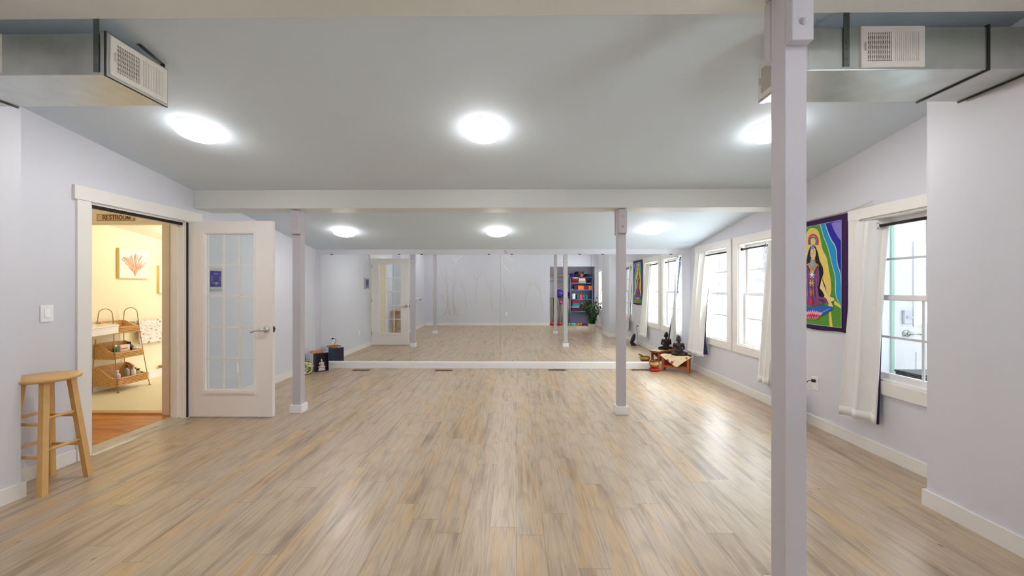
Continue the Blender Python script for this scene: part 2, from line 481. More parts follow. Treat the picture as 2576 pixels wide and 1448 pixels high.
# RESTROOM sign
sg = empty('restroom_sign', (-4.245, 4.08, 2.098), label='small tan sign reading RESTROOM above the inner doorway', cat='sign')
MB().box(-0.2, 0.2, -0.004, 0, -0.037, 0.037).build('plate', mat('tan_sign_plate', (214, 182, 132), 0.5), sg)
DKB = mat('dark_brown_ink', (62, 30, 12), 0.6)
fr = MB()
fr.ring(-0.197, 0.197, -0.034, 0.034, 0.003, 0.003, 0.003, 0.003, -0.0055, -0.004, 'Y')
fr.build('border_line', DKB, sg)
def text_mesh(name, s, size, m, parent, loc, rot, bold=0.0, width=None, ext=0.0006):
    cu = bpy.data.curves.new(name, 'FONT')
    cu.body = s; cu.size = size; cu.align_x = 'CENTER'; cu.align_y = 'CENTER'; cu.extrude = ext; cu.offset = bold
    ob = bpy.data.objects.new(name, cu); COL.objects.link(ob)
    dg = bpy.context.evaluated_depsgraph_get()
    me = bpy.data.meshes.new_from_object(ob.evaluated_get(dg))
    COL.objects.unlink(ob); bpy.data.objects.remove(ob)
    if width:
        xs = [v.co.x for v in me.vertices]; k = width / (max(xs) - min(xs))
        for v in me.vertices: v.co.x *= k
    me.materials.clear(); me.materials.append(m)
    o = bpy.data.objects.new(name, me); COL.objects.link(o)
    o.parent = parent; o.location = loc; o.rotation_euler = rot
    return o
# serif capitals drawn as strokes: (polyline, thick) in a unit box
def serif_word(word, hgt, adv, b, y, x0, z0):
    G = {
     'R': [((.12, 0), (.12, 1)), ((.02, 0), (.26, 0), 't'), ((.02, 1), (.45, 1), 't'), ((.45, 1), (.62, .9), (.66, .75), (.6, .58), (.45, .5), 'c'), ((.12, .5), (.45, .5), 't'), ((.4, .5), (.8, 0))],
     'E': [((.12, 0), (.12, 1)), ((.02, 0), (.64, 0), 't'), ((.02, 1), (.6, 1), 't'), ((.12, .52), (.45, .52), 't'), ((.64, 0), (.68, .22), 't'), ((.6, 1), (.62, .8), 't'), ((.45, .42), (.45, .62), 't')],
     'S': [((.56, .8), (.5, .95), (.34, 1), (.16, .94), (.1, .78), (.2, .62), (.45, .46), (.58, .3), (.54, .1), (.36, 0), (.16, .04), (.08, .2), 'c')],
     'T': [((.38, 0), (.38, 1)), ((.26, 0), (.5, 0), 't'), ((.02, 1), (.74, 1), 't'), ((.02, 1), (.02, .8), 't'), ((.74, 1), (.74, .8), 't')],
     'O': [tuple((.46 + .4 * math.cos(a * PI / 9), .5 + .5 * math.sin(a * PI / 9)) for a in range(19)) + ('c',)],
     'M': [((.12, 0), (.12, 1)), ((.12, 1), (.48, .05)), ((.48, .05), (.84, 1), 't'), ((.84, 0), (.84, 1)), ((.02, 0), (.24, 0), 't'), ((.72, 0), (.96, 0), 't'), ((.02, 1), (.16, 1), 't'), ((.8, 1), (.96, 1), 't')],
    }
    x = x0
    for ch in word:
        for st in G[ch]:
            th = 0.19 if isinstance(st[-1], tuple) else {'t': 0.095, 'c': 0.155}[st[-1]]
            pts = [p for p in st if isinstance(p, tuple)]
            for p, q2 in zip(pts, pts[1:]):
                a = Vector((p[0], p[1])); e = Vector((q2[0], q2[1])); dd = (e - a).normalized() * th * 0.22; n = Vector((-dd.y, dd.x)).normalized() * th / 2
                a = a - dd; e = e + dd
                b.prism([(x + v.x * hgt, z0 + v.y * hgt) for v in (a - n, e - n, e + n, a + n)], y - 0.0012, y, 'Y')
        x += adv.get(ch, 0.8) * hgt
    return x
lt = MB()
ADV = {'R': .86, 'E': .8, 'S': .74, 'T': .86, 'O': 1.02, 'M': 1.0}
wid = sum(ADV[ch] for ch in 'RESTROOM')
serif_word('RESTROOM', 0.042, ADV, lt, -0.004, -wid * 0.042 / 2 + 0.012, -0.021)
lt.build('lettering', DKB, sg)

# framed pictures on the restroom wall (wall plane X = -5.42)
def picture(y0, y1, z0, z1, label, spray):
    t = empty('framed_picture', (-5.45, (y0 + y1) / 2, (z0 + z1) / 2), label=label, cat='picture')
    w, h = (y1 - y0) / 2, (z1 - z0) / 2
    MB().box(0, 0.035, -w, w, -h, h).build('canvas_edge', mat('pale_gold_frame', (222, 206, 140), 0.5), t)
    MB().box(0.035, 0.037, -w + 0.006, w - 0.006, -h + 0.006, h - 0.006).build('print', mat('blush_paper', (238, 226, 218), 0.6), t)
    b = MB()
    rr = random.Random(3 if spray else 4)
    for k in range(46 if spray else 6):
        a = (rr.random() - 0.5) * 2.1
        L2 = h * (0.75 + 0.8 * rr.random())
        pts = [(0.0, -h * 0.85)]
        ca = 0.0
        for i in range(1, 6):
            ca = a * (i / 5.0) ** 0.6
            pts.append((pts[-1][0] + math.sin(ca) * L2 / 5, pts[-1][1] + math.cos(ca) * L2 / 5))
        for i, (p, q2) in enumerate(zip(pts, pts[1:])):
            p = Vector(p); q2 = Vector(q2)
            p.x = max(-w * .86, min(w * .86, p.x)); q2.x = max(-w * .86, min(w * .86, q2.x)); q2.y = min(h * .86, q2.y); p.y = min(h * .86, p.y)
            n = Vector((-(q2 - p).y, (q2 - p).x)); n = n.normalized() * (0.002 + 0.0035 * i / 4) if n.length > 1e-5 else Vector((0.002, 0))
            xx = 0.0372 + k * 0.00002
            b.add([(xx, (p - n).x, (p - n).y), (xx, (p + n).x, (p + n).y), (xx, (q2 + n).x, (q2 + n).y), (xx, (q2 - n).x, (q2 - n).y)], [(0, 1, 2, 3)], rr.choice((0, 0, 1)))
    b.build('botanical_print', [mat('rust_wash', (206, 160, 138), 0.7), mat('brown_wash', (176, 120, 96), 0.7)], t, fix=False)
    return t
picture(5.249, 5.686, 1.485, 1.9, 'square pale framed print of a rust coloured plant spray on the yellow wall', True)
picture(5.845, 6.28, 1.266, 1.688, 'second pale framed print partly hidden behind the inner door casing', False)

# wall mounted sink
sk = empty('wall_sink', (-5.45, 4.5, 0), label='white wall-mounted sink jutting in from behind the doorway edge', cat='sink')
pts = [(0, 0.62), (0.15, 0.55), (0.36, 0.4), (0.5, 0.29), (0.545, 0.245), (0.562, 0.19), (0.664, -0.17), (0.66, -0.3), (0, -0.3)]
b = MB()
top = [(p[0], p[1], 0.885) for p in pts]; mid = [(p[0], p[1], 0.80) for p in pts]
low = [(p[0] * 0.75, p[1] * 0.7, 0.74) for p in pts]
n = len(pts)
b.add(top + mid + low, [tuple(range(n)), tuple(range(2 * n, 3 * n))[::-1]] + [(i, (i + 1) % n, n + (i + 1) % n, n + i) for i in range(n)] + [(n + i, n + (i + 1) % n, 2 * n + (i + 1) % n, 2 * n + i) for i in range(n)])
b.build('basin', mat('sink_porcelain', (246, 245, 243), 0.2), sk)
rm = MB(); rm.tube([(p[0] + 0.0, p[1], 0.889) for p in pts[:-1]], 0.008, 8); rm.build('rim', mat('sink_porcelain', (246, 245, 243), 0.2), sk)

# three tier seagrass stand
WICK = mat('seagrass_weave', (212, 166, 108), 0.75, var=0.45, scale=55, bump=0.9, bscale=70)
WIRE = mat('brown_wire', (164, 124, 84), 0.5, metal=0.4)
st = empty('basket_stand', (-5.28, 5.135, 0.008), label='three-tier seagrass basket stand on wire legs beside the sink', cat='shelf stand')
def tier(z, y0, y1, x0, x1, hf, hb):
    b = MB(); T2 = 0.018
    b.box(x0 + T2, x1 - T2, y0 + T2, y1 - T2, z + 0.001, z + 0.015)
    b.box(x1 - T2, x1 - 0.0005, y0 + T2, y1 - T2, z + 0.0005, z + hf)
    b.box(x0 + 0.0005, x0 + T2, y0 + T2, y1 - T2, z + 0.0005, z + hb)
    for yy in (y0, y1 - T2):
        prof = [(x0, z), (x1, z), (x1, z + hf)] + [(x0 + (x1 - x0) * (1 - t), z + hf + (hb - hf) * (0.5 - 0.5 * math.cos(PI * min(1, max(0, t * 1.25 - 0.15))))) for t in (.15, .3, .45, .6, .75, .9, 1)]
        b.prism(prof, yy, yy + T2, 'Y')
    # woven rolls on the front
    for k in range(int(hf / 0.02)):
        yy = [y0 + (y1 - y0) * i / 24 for i in range(25)]
        b.tube([(x1 + 0.004 + 0.003 * (i % 2), y, z + 0.012 + k * 0.02) for i, y in enumerate(yy)], 0.0085, 6)
    return b
tier(0.08, -0.21, 0.21, -0.15, 0.17, 0.10, 0.24).build('basket', WICK, st)
tier(0.42, -0.19, 0.19, -0.15, 0.12, 0.09, 0.2).build('basket', WICK, st)
tier(0.745, -0.17, 0.17, -0.15, 0.08, 0.09, 0.16).build('basket', WICK, st)
lg = MB()
for sy in (-1, 1):
    lg.tube([(0.19, sy * 0.215, 0), (0.17, sy * 0.21, 0.1), (0.125, sy * 0.19, 0.45), (0.085, sy * 0.172, 0.78), (0.07, sy * 0.165, 0.95)] + [(-0.028 + 0.092 * math.cos(a * PI / 10), sy * 0.165, 1.0 + 0.072 * math.sin(a * PI / 10)) for a in range(11)] + [(-0.13, sy * 0.168, 0.9), (-0.152, sy * 0.2, 0.3), (-0.155, sy * 0.21, 0)], 0.0045, 6)
    lg.cyl((0.19, sy * 0.215, 0), (0.19, sy * 0.215, 0.01), 0.014)
lg.build('wire_frame', WIRE, st)
# things on the tiers
def bottle(name, loc, r, h, body, cap, label, spray=False):
    t = empty(name, loc, label=label, cat='bottle')
    MB().lathe([(r * .9, 0), (r, 0.008), (r, h * .66), (r * .8, h * .74), (r * .35, h * .8), (r * .35, h * .84)], 16).build('bottle_body', body, t)
    cbm = MB()
    if spray:
        cbm.cyl((0, 0, h * .84), (0, 0, h * .94), r * .3); cbm.box(-r * .3, r * 1.0, -r * .25, r * .25, h * .93, h); cbm.box(r * .5, r * .65, -r * .12, r * .12, h * .82, h * .94)
    else:
        cbm.cyl((0, 0, h * .83), (0, 0, h), r * .55)
    cbm.build('bottle_cap', cap, t)
    return t
LILAC = mat('lilac_plastic', (196, 188, 214), 0.3); CREAM = mat('cream_plastic', (236, 228, 206), 0.35)
AMBER = mat('amber_plastic', (90, 50, 30), 0.25); LIME = mat('pale_green_plastic', (176, 206, 150), 0.3); GREENP = mat('green_plastic', (30, 92, 66), 0.35)
ZB = 0.008 + 0.0975
bottle('lotion_bottle', (-5.210, 5.02, ZB), 0.035, 0.17, LILAC, CREAM, 'lilac lotion bottle with a cream cap on the lowest basket, at its near end')
bottle('spray_bottle', (-5.240, 5.178, ZB), 0.03, 0.21, mat('grey_plastic', (170, 164, 160), 0.3), AMBER, 'grey spray bottle with brown trigger on the lowest basket', True)
bottle('cleaner_bottle', (-5.210, 5.238, ZB), 0.027, 0.19, PLASTIC, PLASTIC, 'white spray bottle beside the grey one on the lowest basket', True)
bottle('soap_bottle', (-5.200, 5.293, ZB), 0.026, 0.14, LIME, BLACK, 'pale green soap bottle with black pump on the lowest basket', True)
ZB2 = 0.008 + 0.4375
bottle('tonic_bottle', (-5.230, 5.02, ZB2), 0.028, 0.16, GREENP, PLASTIC, 'green bottle with white cap on the middle basket, at its near end')
pk = empty('paper_packet', (-5.250, 5.14, ZB2), label='pale paper packet with a brown stripe on the middle basket', cat='packet')
MB().box(-0.03, 0.03, -0.065, 0.065, 0, 0.15, bev=0.006).build('packet_body', mat('pale_packet', (232, 214, 200), 0.6), pk)
MB().box(0.0305, 0.032, -0.06, 0.03, 0.095, 0.108).build('stripe', mat('brown_stripe', (176, 110, 60), 0.6), pk)
bottle('shampoo_bottle', (-5.295, 5.262, ZB2), 0.04, 0.17, mat('navy_plastic', (24, 26, 58), 0.2), mat('navy_plastic', (24, 26, 58), 0.2), 'dark navy bottle on the middle basket, at its far end')
tj = empty('teal_jar', (-5.214, 5.268, ZB2), label='small teal jar with pale lid in front of the navy bottle', cat='jar')
MB().lathe([(0.03, 0), (0.032, 0.01), (0.032, 0.07), (0.028, 0.078)], 16).build('jar_body', mat('teal_plastic', (120, 180, 172), 0.3), tj)
MB().cyl((0, 0, 0.078), (0, 0, 0.1), 0.03).build('jar_lid', PLASTIC, tj)

# towel bar + towel, door stop
tb = empty('towel_bar', (-5.45, 5.74, 0.868), label='chrome towel bar on the yellow restroom wall', cat='towel bar')
MB().cyl((0.06, -0.31, 0), (0.06, 0.31, 0), 0.009).build('rail', CHROME, tb)
for yy in (-0.3, 0.3):
    MB().cyl((0, yy, 0), (0.06, yy, 0), 0.012).ball((0.06, yy, 0), 0.016, 12).build('bracket', CHROME, tb)
def towel_mat():
    m = bpy.data.materials.new('printed_towel')
    t = NT(m)
    tc = t.n('ShaderNodeTexCoord')
    mp = t.n('ShaderNodeMapping', Vector=tc.outputs['Object'], Rotation=(0.6, 0, 0))
    vo = t.n('ShaderNodeTexVoronoi', Vector=mp.outputs[0], Scale=15.0)
    vo.inputs['Randomness'].default_value = 0.35
    heart = t.m('MULTIPLY', t.m('LESS_THAN', vo.outputs['Distance'], 0.17), t.m('GREATER_THAN', t.n('ShaderNodeSeparateColor', Color=vo.outputs['Color']).outputs[0], 0.55))
    no = t.n('ShaderNodeTexNoise', Vector=tc.outputs['Object'], Scale=38.0, Detail=3.0)
    gr = t.m('MULTIPLY', t.m('GREATER_THAN', no.outputs[0], 0.54), 0.5)
    c = t.mix(gr, rgb(240, 232, 226), rgb(168, 158, 158))
    c = t.mix(heart, c, rgb(196, 74, 70))
    t.out(t.n('ShaderNodeBsdfPrincipled', Base_Color=c, Roughness=0.85))
    return m
tw = MB()
for sgn, drop in ((1, 0.33), (-1, 0.27)):
    vs = []; fs = []
    nu, nv = 24, 10
    for j in range(nv + 1):
        for i in range(nu + 1):
            y = -0.26 + 0.5 * i / nu
            z = 0.012 - drop * (j / nv) - 0.012 * math.sin(i / nu * PI) * j / nv
            x = 0.06 + sgn * (0.016 + 0.006 * math.sin(i * 0.9) * j / nv)
            vs.append((x, y, z))
    for j in range(nv):
        for i in range(nu):
            a = j * (nu + 1) + i
            fs.append((a, a + 1, a + nu + 2, a + nu + 1))
    tw.add(vs, fs, 0, True)
tw.add([(0.044, -0.26, 0.012), (0.076, -0.26, 0.012), (0.076, 0.24, 0.012), (0.044, 0.24, 0.012), (0.06, -0.26, 0.019), (0.06, 0.24, 0.019)], [(1, 4, 5, 2), (4, 0, 3, 5)])
two = tw.build('hand_towel', towel_mat(), None, (-5.45, 5.74, 0.868), fix=False)
two.modifiers.new('thickness', 'SOLIDIFY').thickness = 0.004
tag(two, 'white towel printed with grey animals and red hearts on the towel bar', 'towel')
dsx = empty('door_stop', (-5.435, 5.878, 0.156), label='round brass door stop on the yellow restroom wall', cat='door stop')
MB().cyl((0, 0, 0), (0.02, 0, 0), 0.02).build('stop_base', mat('brass', (176, 140, 80), 0.3, metal=1.0), dsx)
MB().ball((0.04, 0, 0), 0.026, 14).build('knob', mat('brass', (176, 140, 80), 0.3, metal=1.0), dsx)

# ------------------------------------------------------------------ open french door
DX0, DX1, DYF, DYBk, DB, DT = -3.412, -2.532, 4.015, 4.055, 0.014, 2.045
door = struct(empty('door_1', (DX0, DYF, DB)), 'white fifteen-pane glass door standing open')
W, Hh, T = DX1 - DX0, DT - DB, DYBk - DYF
gx0, gx1, gz0, gz1 = -3.234 - DX0, -2.722 - DX0, 0.292 - DB, 1.912 - DB
b = MB()
b.ring(0, W, 0, Hh, gx0 - 0.004, W - gx1 - 0.004, gz0 - 0.004, Hh - gz1 - 0.004, 0, T, 'Y')
b.build('slab', DOORP, door)
f = MB()
for yy0, yy1 in ((-0.01, 0.012), (T - 0.012, T + 0.01)):
    f = MB()
    f.ring(gx0 - 0.045, gx1 + 0.014, gz0 - 0.045, gz1 + 0.03, 0.045, 0.014, 0.045, 0.03, yy0, yy1, 'Y')
    f.ring(gx0 - 0.036, gx1 + 0.009, gz0 - 0.036, gz1 + 0.022, 0.024, 0.007, 0.024, 0.014, *((yy0 - 0.005, yy0) if yy0 < 0 else (yy1, yy1 + 0.005)), 'Y')
    f.build('glazing_frame', DOORP, door)
MB().box(gx0 - 0.01, gx1 + 0.01, T / 2 - 0.003, T / 2 + 0.003, gz0 - 0.01, gz1 + 0.01).build('glass', GLASS, door)
mm = MB()
for k in (1, 2):
    x = gx0 + (gx1 - gx0) * k / 3 + 0.004
    mm.box(x - 0.007, x + 0.007, T / 2 - 0.007, T / 2 + 0.007, gz0, gz1)
for k in range(1, 5):
    z = gz0 + (gz1 - gz0) * k / 5
    mm.box(gx0, gx1, T / 2 - 0.0065, T / 2 + 0.0065, z - 0.007, z + 0.007)
mm.build('muntin', mat('cream_muntin', (234, 229, 220), 0.5), door)
hd = MB()
lx, lz = -2.57 - DX0 - 0.025, 0.92 - DB
for yy, ya in ((-0.05, 0), (T + 0.05, T)):
    hd = MB(); sg_ = 1 if yy > 0 else -1
    hd.lathe([(0.034, 0), (0.034, 0.008), (0.028, 0.014), (0.014, 0.016), (0.013, 0.05)], 20, M=Matrix.Translation((lx, ya, lz)) @ Euler((-sg_ * PI / 2, 0, 0)).to_matrix().to_4x4())
    hd.tube([(lx + 0.01, yy, lz), (lx - 0.04, yy, lz - 0.004), (lx - 0.085, yy, lz - 0.008), (lx - 0.135, yy, lz - 0.028)], [0.015, 0.014, 0.009, 0.005], 10)
    hd.build('lever_handle', CHROME, door)
MB().box(W, W + 0.004, T / 2 - 0.012, T / 2 + 0.012, lz - 0.03, lz + 0.03).box(W, W + 0.014, T / 2 - 0.006, T / 2 + 0.006, lz - 0.01, lz + 0.01).build('latch', mat('dark_latch_steel', (88, 88, 92), 0.4, metal=0.8), door)
for z in (0.22, 1.0, 1.8): MB().cyl((0.0, T + 0.008, z), (0.0, T + 0.008, z + 0.09), 0.007).build('hinge', mat('hinge_bronze', (80, 60, 44), 0.4, metal=0.7), door)

# ------------------------------------------------------------------ windows
VINYL = mat('white_sash_vinyl', (240, 238, 238), 0.35, var=0.0)
CASING = mat('cream_window_casing', (238, 234, 228), 0.42, var=0.012)
def make_window(n, y0, y1, label, casing_near=0.11, casing_far=0.11):
    t = struct(empty('window_%d' % n, (XR, (y0 + y1) / 2, WZ0)), label)
    w = (y1 - y0) / 2; h = WZ1 - WZ0
    b = MB()
    b.ring(-w - casing_near, w + casing_far, -0.1, h + 0.09, casing_near, casing_far, 0.1, 0.09, -0.018, 0, 'X')
    b.box(-0.0225, -0.0181, -w - casing_near, w + casing_far, h + 0.001, h + 0.0895)
    b.box(-0.0215, -0.0181, -w - casing_near, w + casing_far, -0.0995, -0.0005)
    b.build('casing', CASING, t)
    l = MB()
    l.ring(-w + 0.0005, w - 0.0005, 0.0005, h - 0.0005, 0.014, 0.014, 0.016, 0.014, -0.003, 0.13, 'X')
    l.build('jamb_liner', CASING, t)
    iw = w - 0.014
    mz = 0.665
    for nm, xp, za, zb in (('lower_sash', 0.075, 0.016, mz + 0.02), ('upper_sash', 0.105, mz - 0.02, h - 0.014)):
        s2 = MB(); sw = 0.045
        s2.ring(-iw, iw, za, zb, sw, sw, sw, sw * .85, xp - 0.014, xp + 0.014, 'X')
        s2.ring(-iw + sw - 0.012, iw - sw + 0.012, za + sw - 0.012, zb - sw * .85 + 0.012, 0.006, 0.006, 0.006, 0.006, xp - 0.018, xp - 0.0141, 'X')
        so = s2.build(nm, VINYL, t)
        g = MB(); zc = (za + zb) / 2
        g.box(xp - 0.004, xp + 0.004, -0.009, 0.009, za + sw, zb - sw * .85); g.box(xp - 0.0035, xp + 0.0035, -iw + sw, iw - sw, zc - 0.009, zc + 0.009)
        g.build('muntin', mat('grey_muntin', (214, 216, 218), 0.4), so)
        MB().box(xp - 0.002, xp + 0.002, -iw + sw, iw - sw, za + sw, zb - sw * .85).build('pane', GLASS, so)
    return t
make_window(1, *WIN[0], 'sash window beside the porch door', casing_near=0.018)
make_window(2, *WIN[1], 'nearer sash window of the pair on the right wall')
make_window(3, *WIN[2], 'farther sash window of the pair, next to the mirror')
make_window(4, *WIN[3], 'sash window behind the pier')

# curtains
CURT = mat('white_curtain_cloth', (240, 238, 234), 0.8, var=0.02, scale=20, bump=0.06, bscale=300)
NAVY = mat('navy_curtain_lining', (34, 28, 66), 0.8)
def curtain(label, top, bot, zt, zb, amp, waves, lining=0.0, group=None, lin_lo=0.0):
    """top / bot: two (x,y) ends each"""
    t = empty('curtain', (bot[0][0], (bot[0][1] + bot[1][1]) / 2, zb), label=label, cat='curtain')
    ox, oy, oz = t.location
    nu, nv = 60, 22
    lg_ = lining
    def surf(off, u0=0.0, u1=1.0, z_lo=0.0):
        vs = []; fs = []
        for j in range(nv + 1):
            v = j / nv
            for i in range(nu + 1):
                u = u0 + (u1 - u0) * i / nu + (lg_ * max(0.0, v - 0.3) ** 0.9 * (i / nu) if z_lo or off > 0.01 else 0.0)
                s3 = v ** 0.8
                x = (top[0][0] + (top[1][0] - top[0][0]) * max(0.0, u) ** 1.6) * (1 - s3) + (bot[0][0] + (bot[1][0] - bot[0][0]) * u) * s3
                y = (top[0][1] + (top[1][1] - top[0][1]) * u) * (1 - v) + (bot[0][1] + (bot[1][1] - bot[0][1]) * u) * v
                a = amp * (0.45 + 0.55 * v)
                x += -a * math.cos(u * waves * 2 * PI + 0.6 * math.sin(v * 2)) + off
                y += a * 0.35 * math.sin(u * waves * 4 * PI)
                z = zt + (zb + z_lo - zt) * v
                vs.append((x - ox, y - oy, z - oz))
        for j in range(nv):
            for i in range(nu):
                k = j * (nu + 1) + i
                fs.append((k, k + 1, k + nu + 2, k + nu + 1))
        return vs, fs
    b = MB(); b.add(*surf(0), 0, True)
    o = b.build('panel', CURT, t, fix=False)
    m = o.modifiers.new('thickness', 'SOLIDIFY'); m.thickness = 0.003
    # stitched hem
    hb = MB(); vs, fs = surf(-0.003); k = (nu + 1) * (nv - 1)
    hb.add(vs[k:], [(i, i + 1, i + nu + 2, i + nu + 1) for i in range(nu)], 0, True)
    ho = hb.build('hem', CURT, o, fix=False); m = ho.modifiers.new('thickness', 'SOLIDIFY'); m.thickness = 0.003
    if lining:
        lb = MB(); lb.add(*surf(0.012, 0.74, 0.93, lin_lo), 0, True)
        lo = lb.build('lining', NAVY, t, fix=False); lo['label'] = 'dark navy lining'
        m = lo.modifiers.new('thickness', 'SOLIDIFY'); m.thickness = 0.003
    return t
XC = 2.958
c1 = curtain('white curtain gathered beside the tapestry at the porch window', [(2.868, 3.305), (3.02, 3.17)], [(2.80, 3.39), (2.885, 3.135)], 1.905, 0.265, 0.026, 2.0, 0.14)
c2 = curtain('white curtain with dark navy lining hanging in front of the mirror corner', [(2.862, 6.215), (3.02, 6.08)], [(2.79, 6.345), (2.83, 5.97)], 1.92, 0.3, 0.028, 2.5, 0.5, lin_lo=0.05)
c3 = curtain('white curtain half hidden behind the near post, at the window pair', [(2.95, 4.34), (2.95, 4.62)], [(2.80, 4.34), (2.835, 4.62)], 1.9, 0.265, 0.026, 2.5, 0.05)
def rod(y0, y1, z, label, ring_y=None):
    t = empty('curtain_rod', (XC, (y0 + y1) / 2, z), label=label, cat='curtain rod')
    w = (y1 - y0) / 2
    MB().cyl((0, -w + 0.016, 0), (0, w - 0.016, 0), 0.0125, seg=12).build('rod_tube', ROD, t)
    MB().cyl((0, -w + 0.0155, 0), (0, -w + 0.025, 0), 0.016).build('end_cap', ROD, t); MB().cyl((0, w - 0.025, 0), (0, w - 0.0155, 0), 0.018).build('end_cap', ROD, t)
    if ring_y:
        a = [(-0.014 + 0.008 * math.cos(k * PI / 8), ring_y - (y0 + y1) / 2 + 0.024 * math.cos(k * PI / 8), 0.024 * math.sin(k * PI / 8)) for k in range(16)]
        MB().tube(a, 0.006, 8, closed=True).build('grommet', CHROME, t)
    return t
rod(*WIN[0], 1.855, 'dark curtain rod inside the porch window recess', 3.215)
rod(*WIN[1], 1.855, 'dark curtain rod inside the nearer window of the pair', 4.63)
rod(*WIN[2], 1.855, 'dark curtain rod inside the window next to the mirror', 6.125)

# ------------------------------------------------------------------ mirrors
m = bpy.data.materials.new('mirror_silver'); t = NT(m)
no = t.n('ShaderNodeTexNoise', Scale=2.0)
t.out(t.n('ShaderNodeBsdfPrincipled', Base_Color=t.mix(no.outputs[0], (0.86, 0.885, 0.885, 1), (0.88, 0.9, 0.9, 1)), Metallic=1.0, Roughness=0.0))
MIRM = m
EDGE = mat('mirror_edge', (120, 136, 132), 0.3)
mx = [-3.341, -1.806, -0.273, 1.262, 2.797]
lab = ['wall mirror panel next to the dark shrine box, reflecting the glass door', 'wall mirror panel second from the shrine box, reflecting the painted trees',
       'wall mirror panel second from the window wall, reflecting the closet', 'wall mirror panel nearest the window wall, reflecting curtains and tapestry']
for i in range(4):
    w = (mx[i + 1] - mx[i]) / 2 - 0.0015
    t = empty('mirror_panel', ((mx[i] + mx[i + 1]) / 2, 6.602, 0.0985), label=lab[i], cat='mirror', group='wall mirror panels')
    hh = 1.9175 - 0.0985
    MB().add([(-w, 0, 0), (w, 0, 0), (w, 0, hh), (-w, 0, hh)], [(0, 1, 2, 3)]).build('mirror_face', MIRM, t)
    MB().box(-w, w, 0.0006, 0.007, 0, hh).build('backing', EDGE, t)
    for sx in (-0.75, 0.75): MB().box(sx * w - 0.02, sx * w + 0.02, -0.003, 0.006, hh - 0.006, hh + 0.008).build('clip', mat('dark_clip', (70, 66, 64), 0.4), t)
# wire hook above the mirrors
hk = empty('wire_hook', (-0.185, 6.608, 1.94), label='small triangular wire hook above the mirrors', cat='hook')
MB().tube([(-0.02, -0.006, 0.05), (-0.02, -0.006, 0.0), (0.03, -0.006, 0.0), (0.03, -0.006, 0.014), (-0.015, -0.006, 0.05)], 0.003, 6).build('wire', STEEL, hk)

# ------------------------------------------------------------------ posts
def make_post(x, y, zb, label):
    t = empty('support_post', (x, y, 0), label=label, cat='post', group='white timber posts under the beams')
    MB().box(-0.0445, 0.0445, -0.0445, 0.0445, 0.08, zb - 0.001, bev=0.003).build('shaft', POSTP, t)
    MB().box(-0.066, 0.066, -0.066, 0.066, 0, 0.085, bev=0.004).build('base_block', WHITE, t)
    for s2 in (-1, 1):
        q = MB()
        ya, yb = sorted((s2 * 0.0445, s2 * 0.0845))
        if s2 < 0: q.box(-0.0445, 0.0445, ya, yb, zb - 0.26, zb - 0.006, bev=0.005)
        else: q.box(-0.05, 0.04, ya, yb, zb - 0.27, zb - 0.006, bev=0.005)
        so = q.build('saddle_board', POSTP, t)
        for z in (zb - 0.075, zb - 0.185):
            bt = MB(); bt.lathe([(0.014, 0), (0.014, 0.004), (0.009, 0.012), (0.0, 0.014)], 12, M=Matrix.Translation((0.0, s2 * 0.0845, z)) @ Euler((s2 * -PI / 2, 0, 0)).to_matrix().to_4x4())
            bt.build('bolt', POSTP, so)
    return t
make_post(1.152, 1.664, 2.607, 'thick white square post standing close in front of the window wall')
make_post(-2.42, 1.664, 2.607, 'white square post seen only in the mirror, beside the painted wall')
make_post(1.128, 4.222, 2.193, 'white square post in front of the mirror on the window side')
make_post(-2.385, 4.24, 2.193, 'white square post beside the open glass door')

# ------------------------------------------------------------------ ducts
def register(parent, M, w, h, dark_left=True):
    """white louvred register in local (x right, y out of the face, z up)"""
    f = MB(); bz = 0.028
    f.ring(-w / 2, w / 2, -h / 2, h / 2, bz, bz, bz, bz, 0.0, 0.008, 'Y', M=M); f.box(-0.004, 0.006, 0.001, 0.007, -h / 2 + bz - 0.001, h / 2 - bz + 0.001, M=M)
    fo = f.build('vent_register', mat('register_white', (228, 222, 212), 0.4), parent)
    MB().box(-w / 2 + 0.01, w / 2 - 0.01, 0.0003, 0.001, -h / 2 + 0.01, h / 2 - 0.01, M=M).build('dark_opening', mat('register_shadow', (52, 48, 46), 0.8), fo)
    lv = MB()
    n = 13
    for half in (-1, 1):
        a, e = (-w / 2 + bz, -0.004) if half < 0 else (0.006, w / 2 - bz)
        for k in range(n):
            x = a + (e - a) * (k + 0.5) / n
            tw2 = 0.0016 if (half < 0) == dark_left else 0.0038
            lv.box(x - tw2, x + tw2, 0.002, 0.006, -h / 2 + bz, h / 2 - bz, M=M)
        if (half < 0) == dark_left:
            for k in range(6):
                z = -h / 2 + bz + (h - 2 * bz) * (k + 0.5) / 6
                lv.box(a, e, 0.0012, 0.003, z - 0.004, z + 0.004, M=M)
    lv.build('louvre', mat('register_white', (228, 222, 212), 0.4), fo)
    s2 = -1 if dark_left else 1
    MB().box(s2 * (w / 2 - 0.02) - 0.003, s2 * (w / 2 - 0.02) + 0.003, 0.008, 0.018, -0.02, 0.02, M=M).build('damper_lever', mat('register_white', (228, 222, 212), 0.4), fo)
YF, YBK, ZB0, ZT0 = 1.92, 2.25, 2.412, 2.62
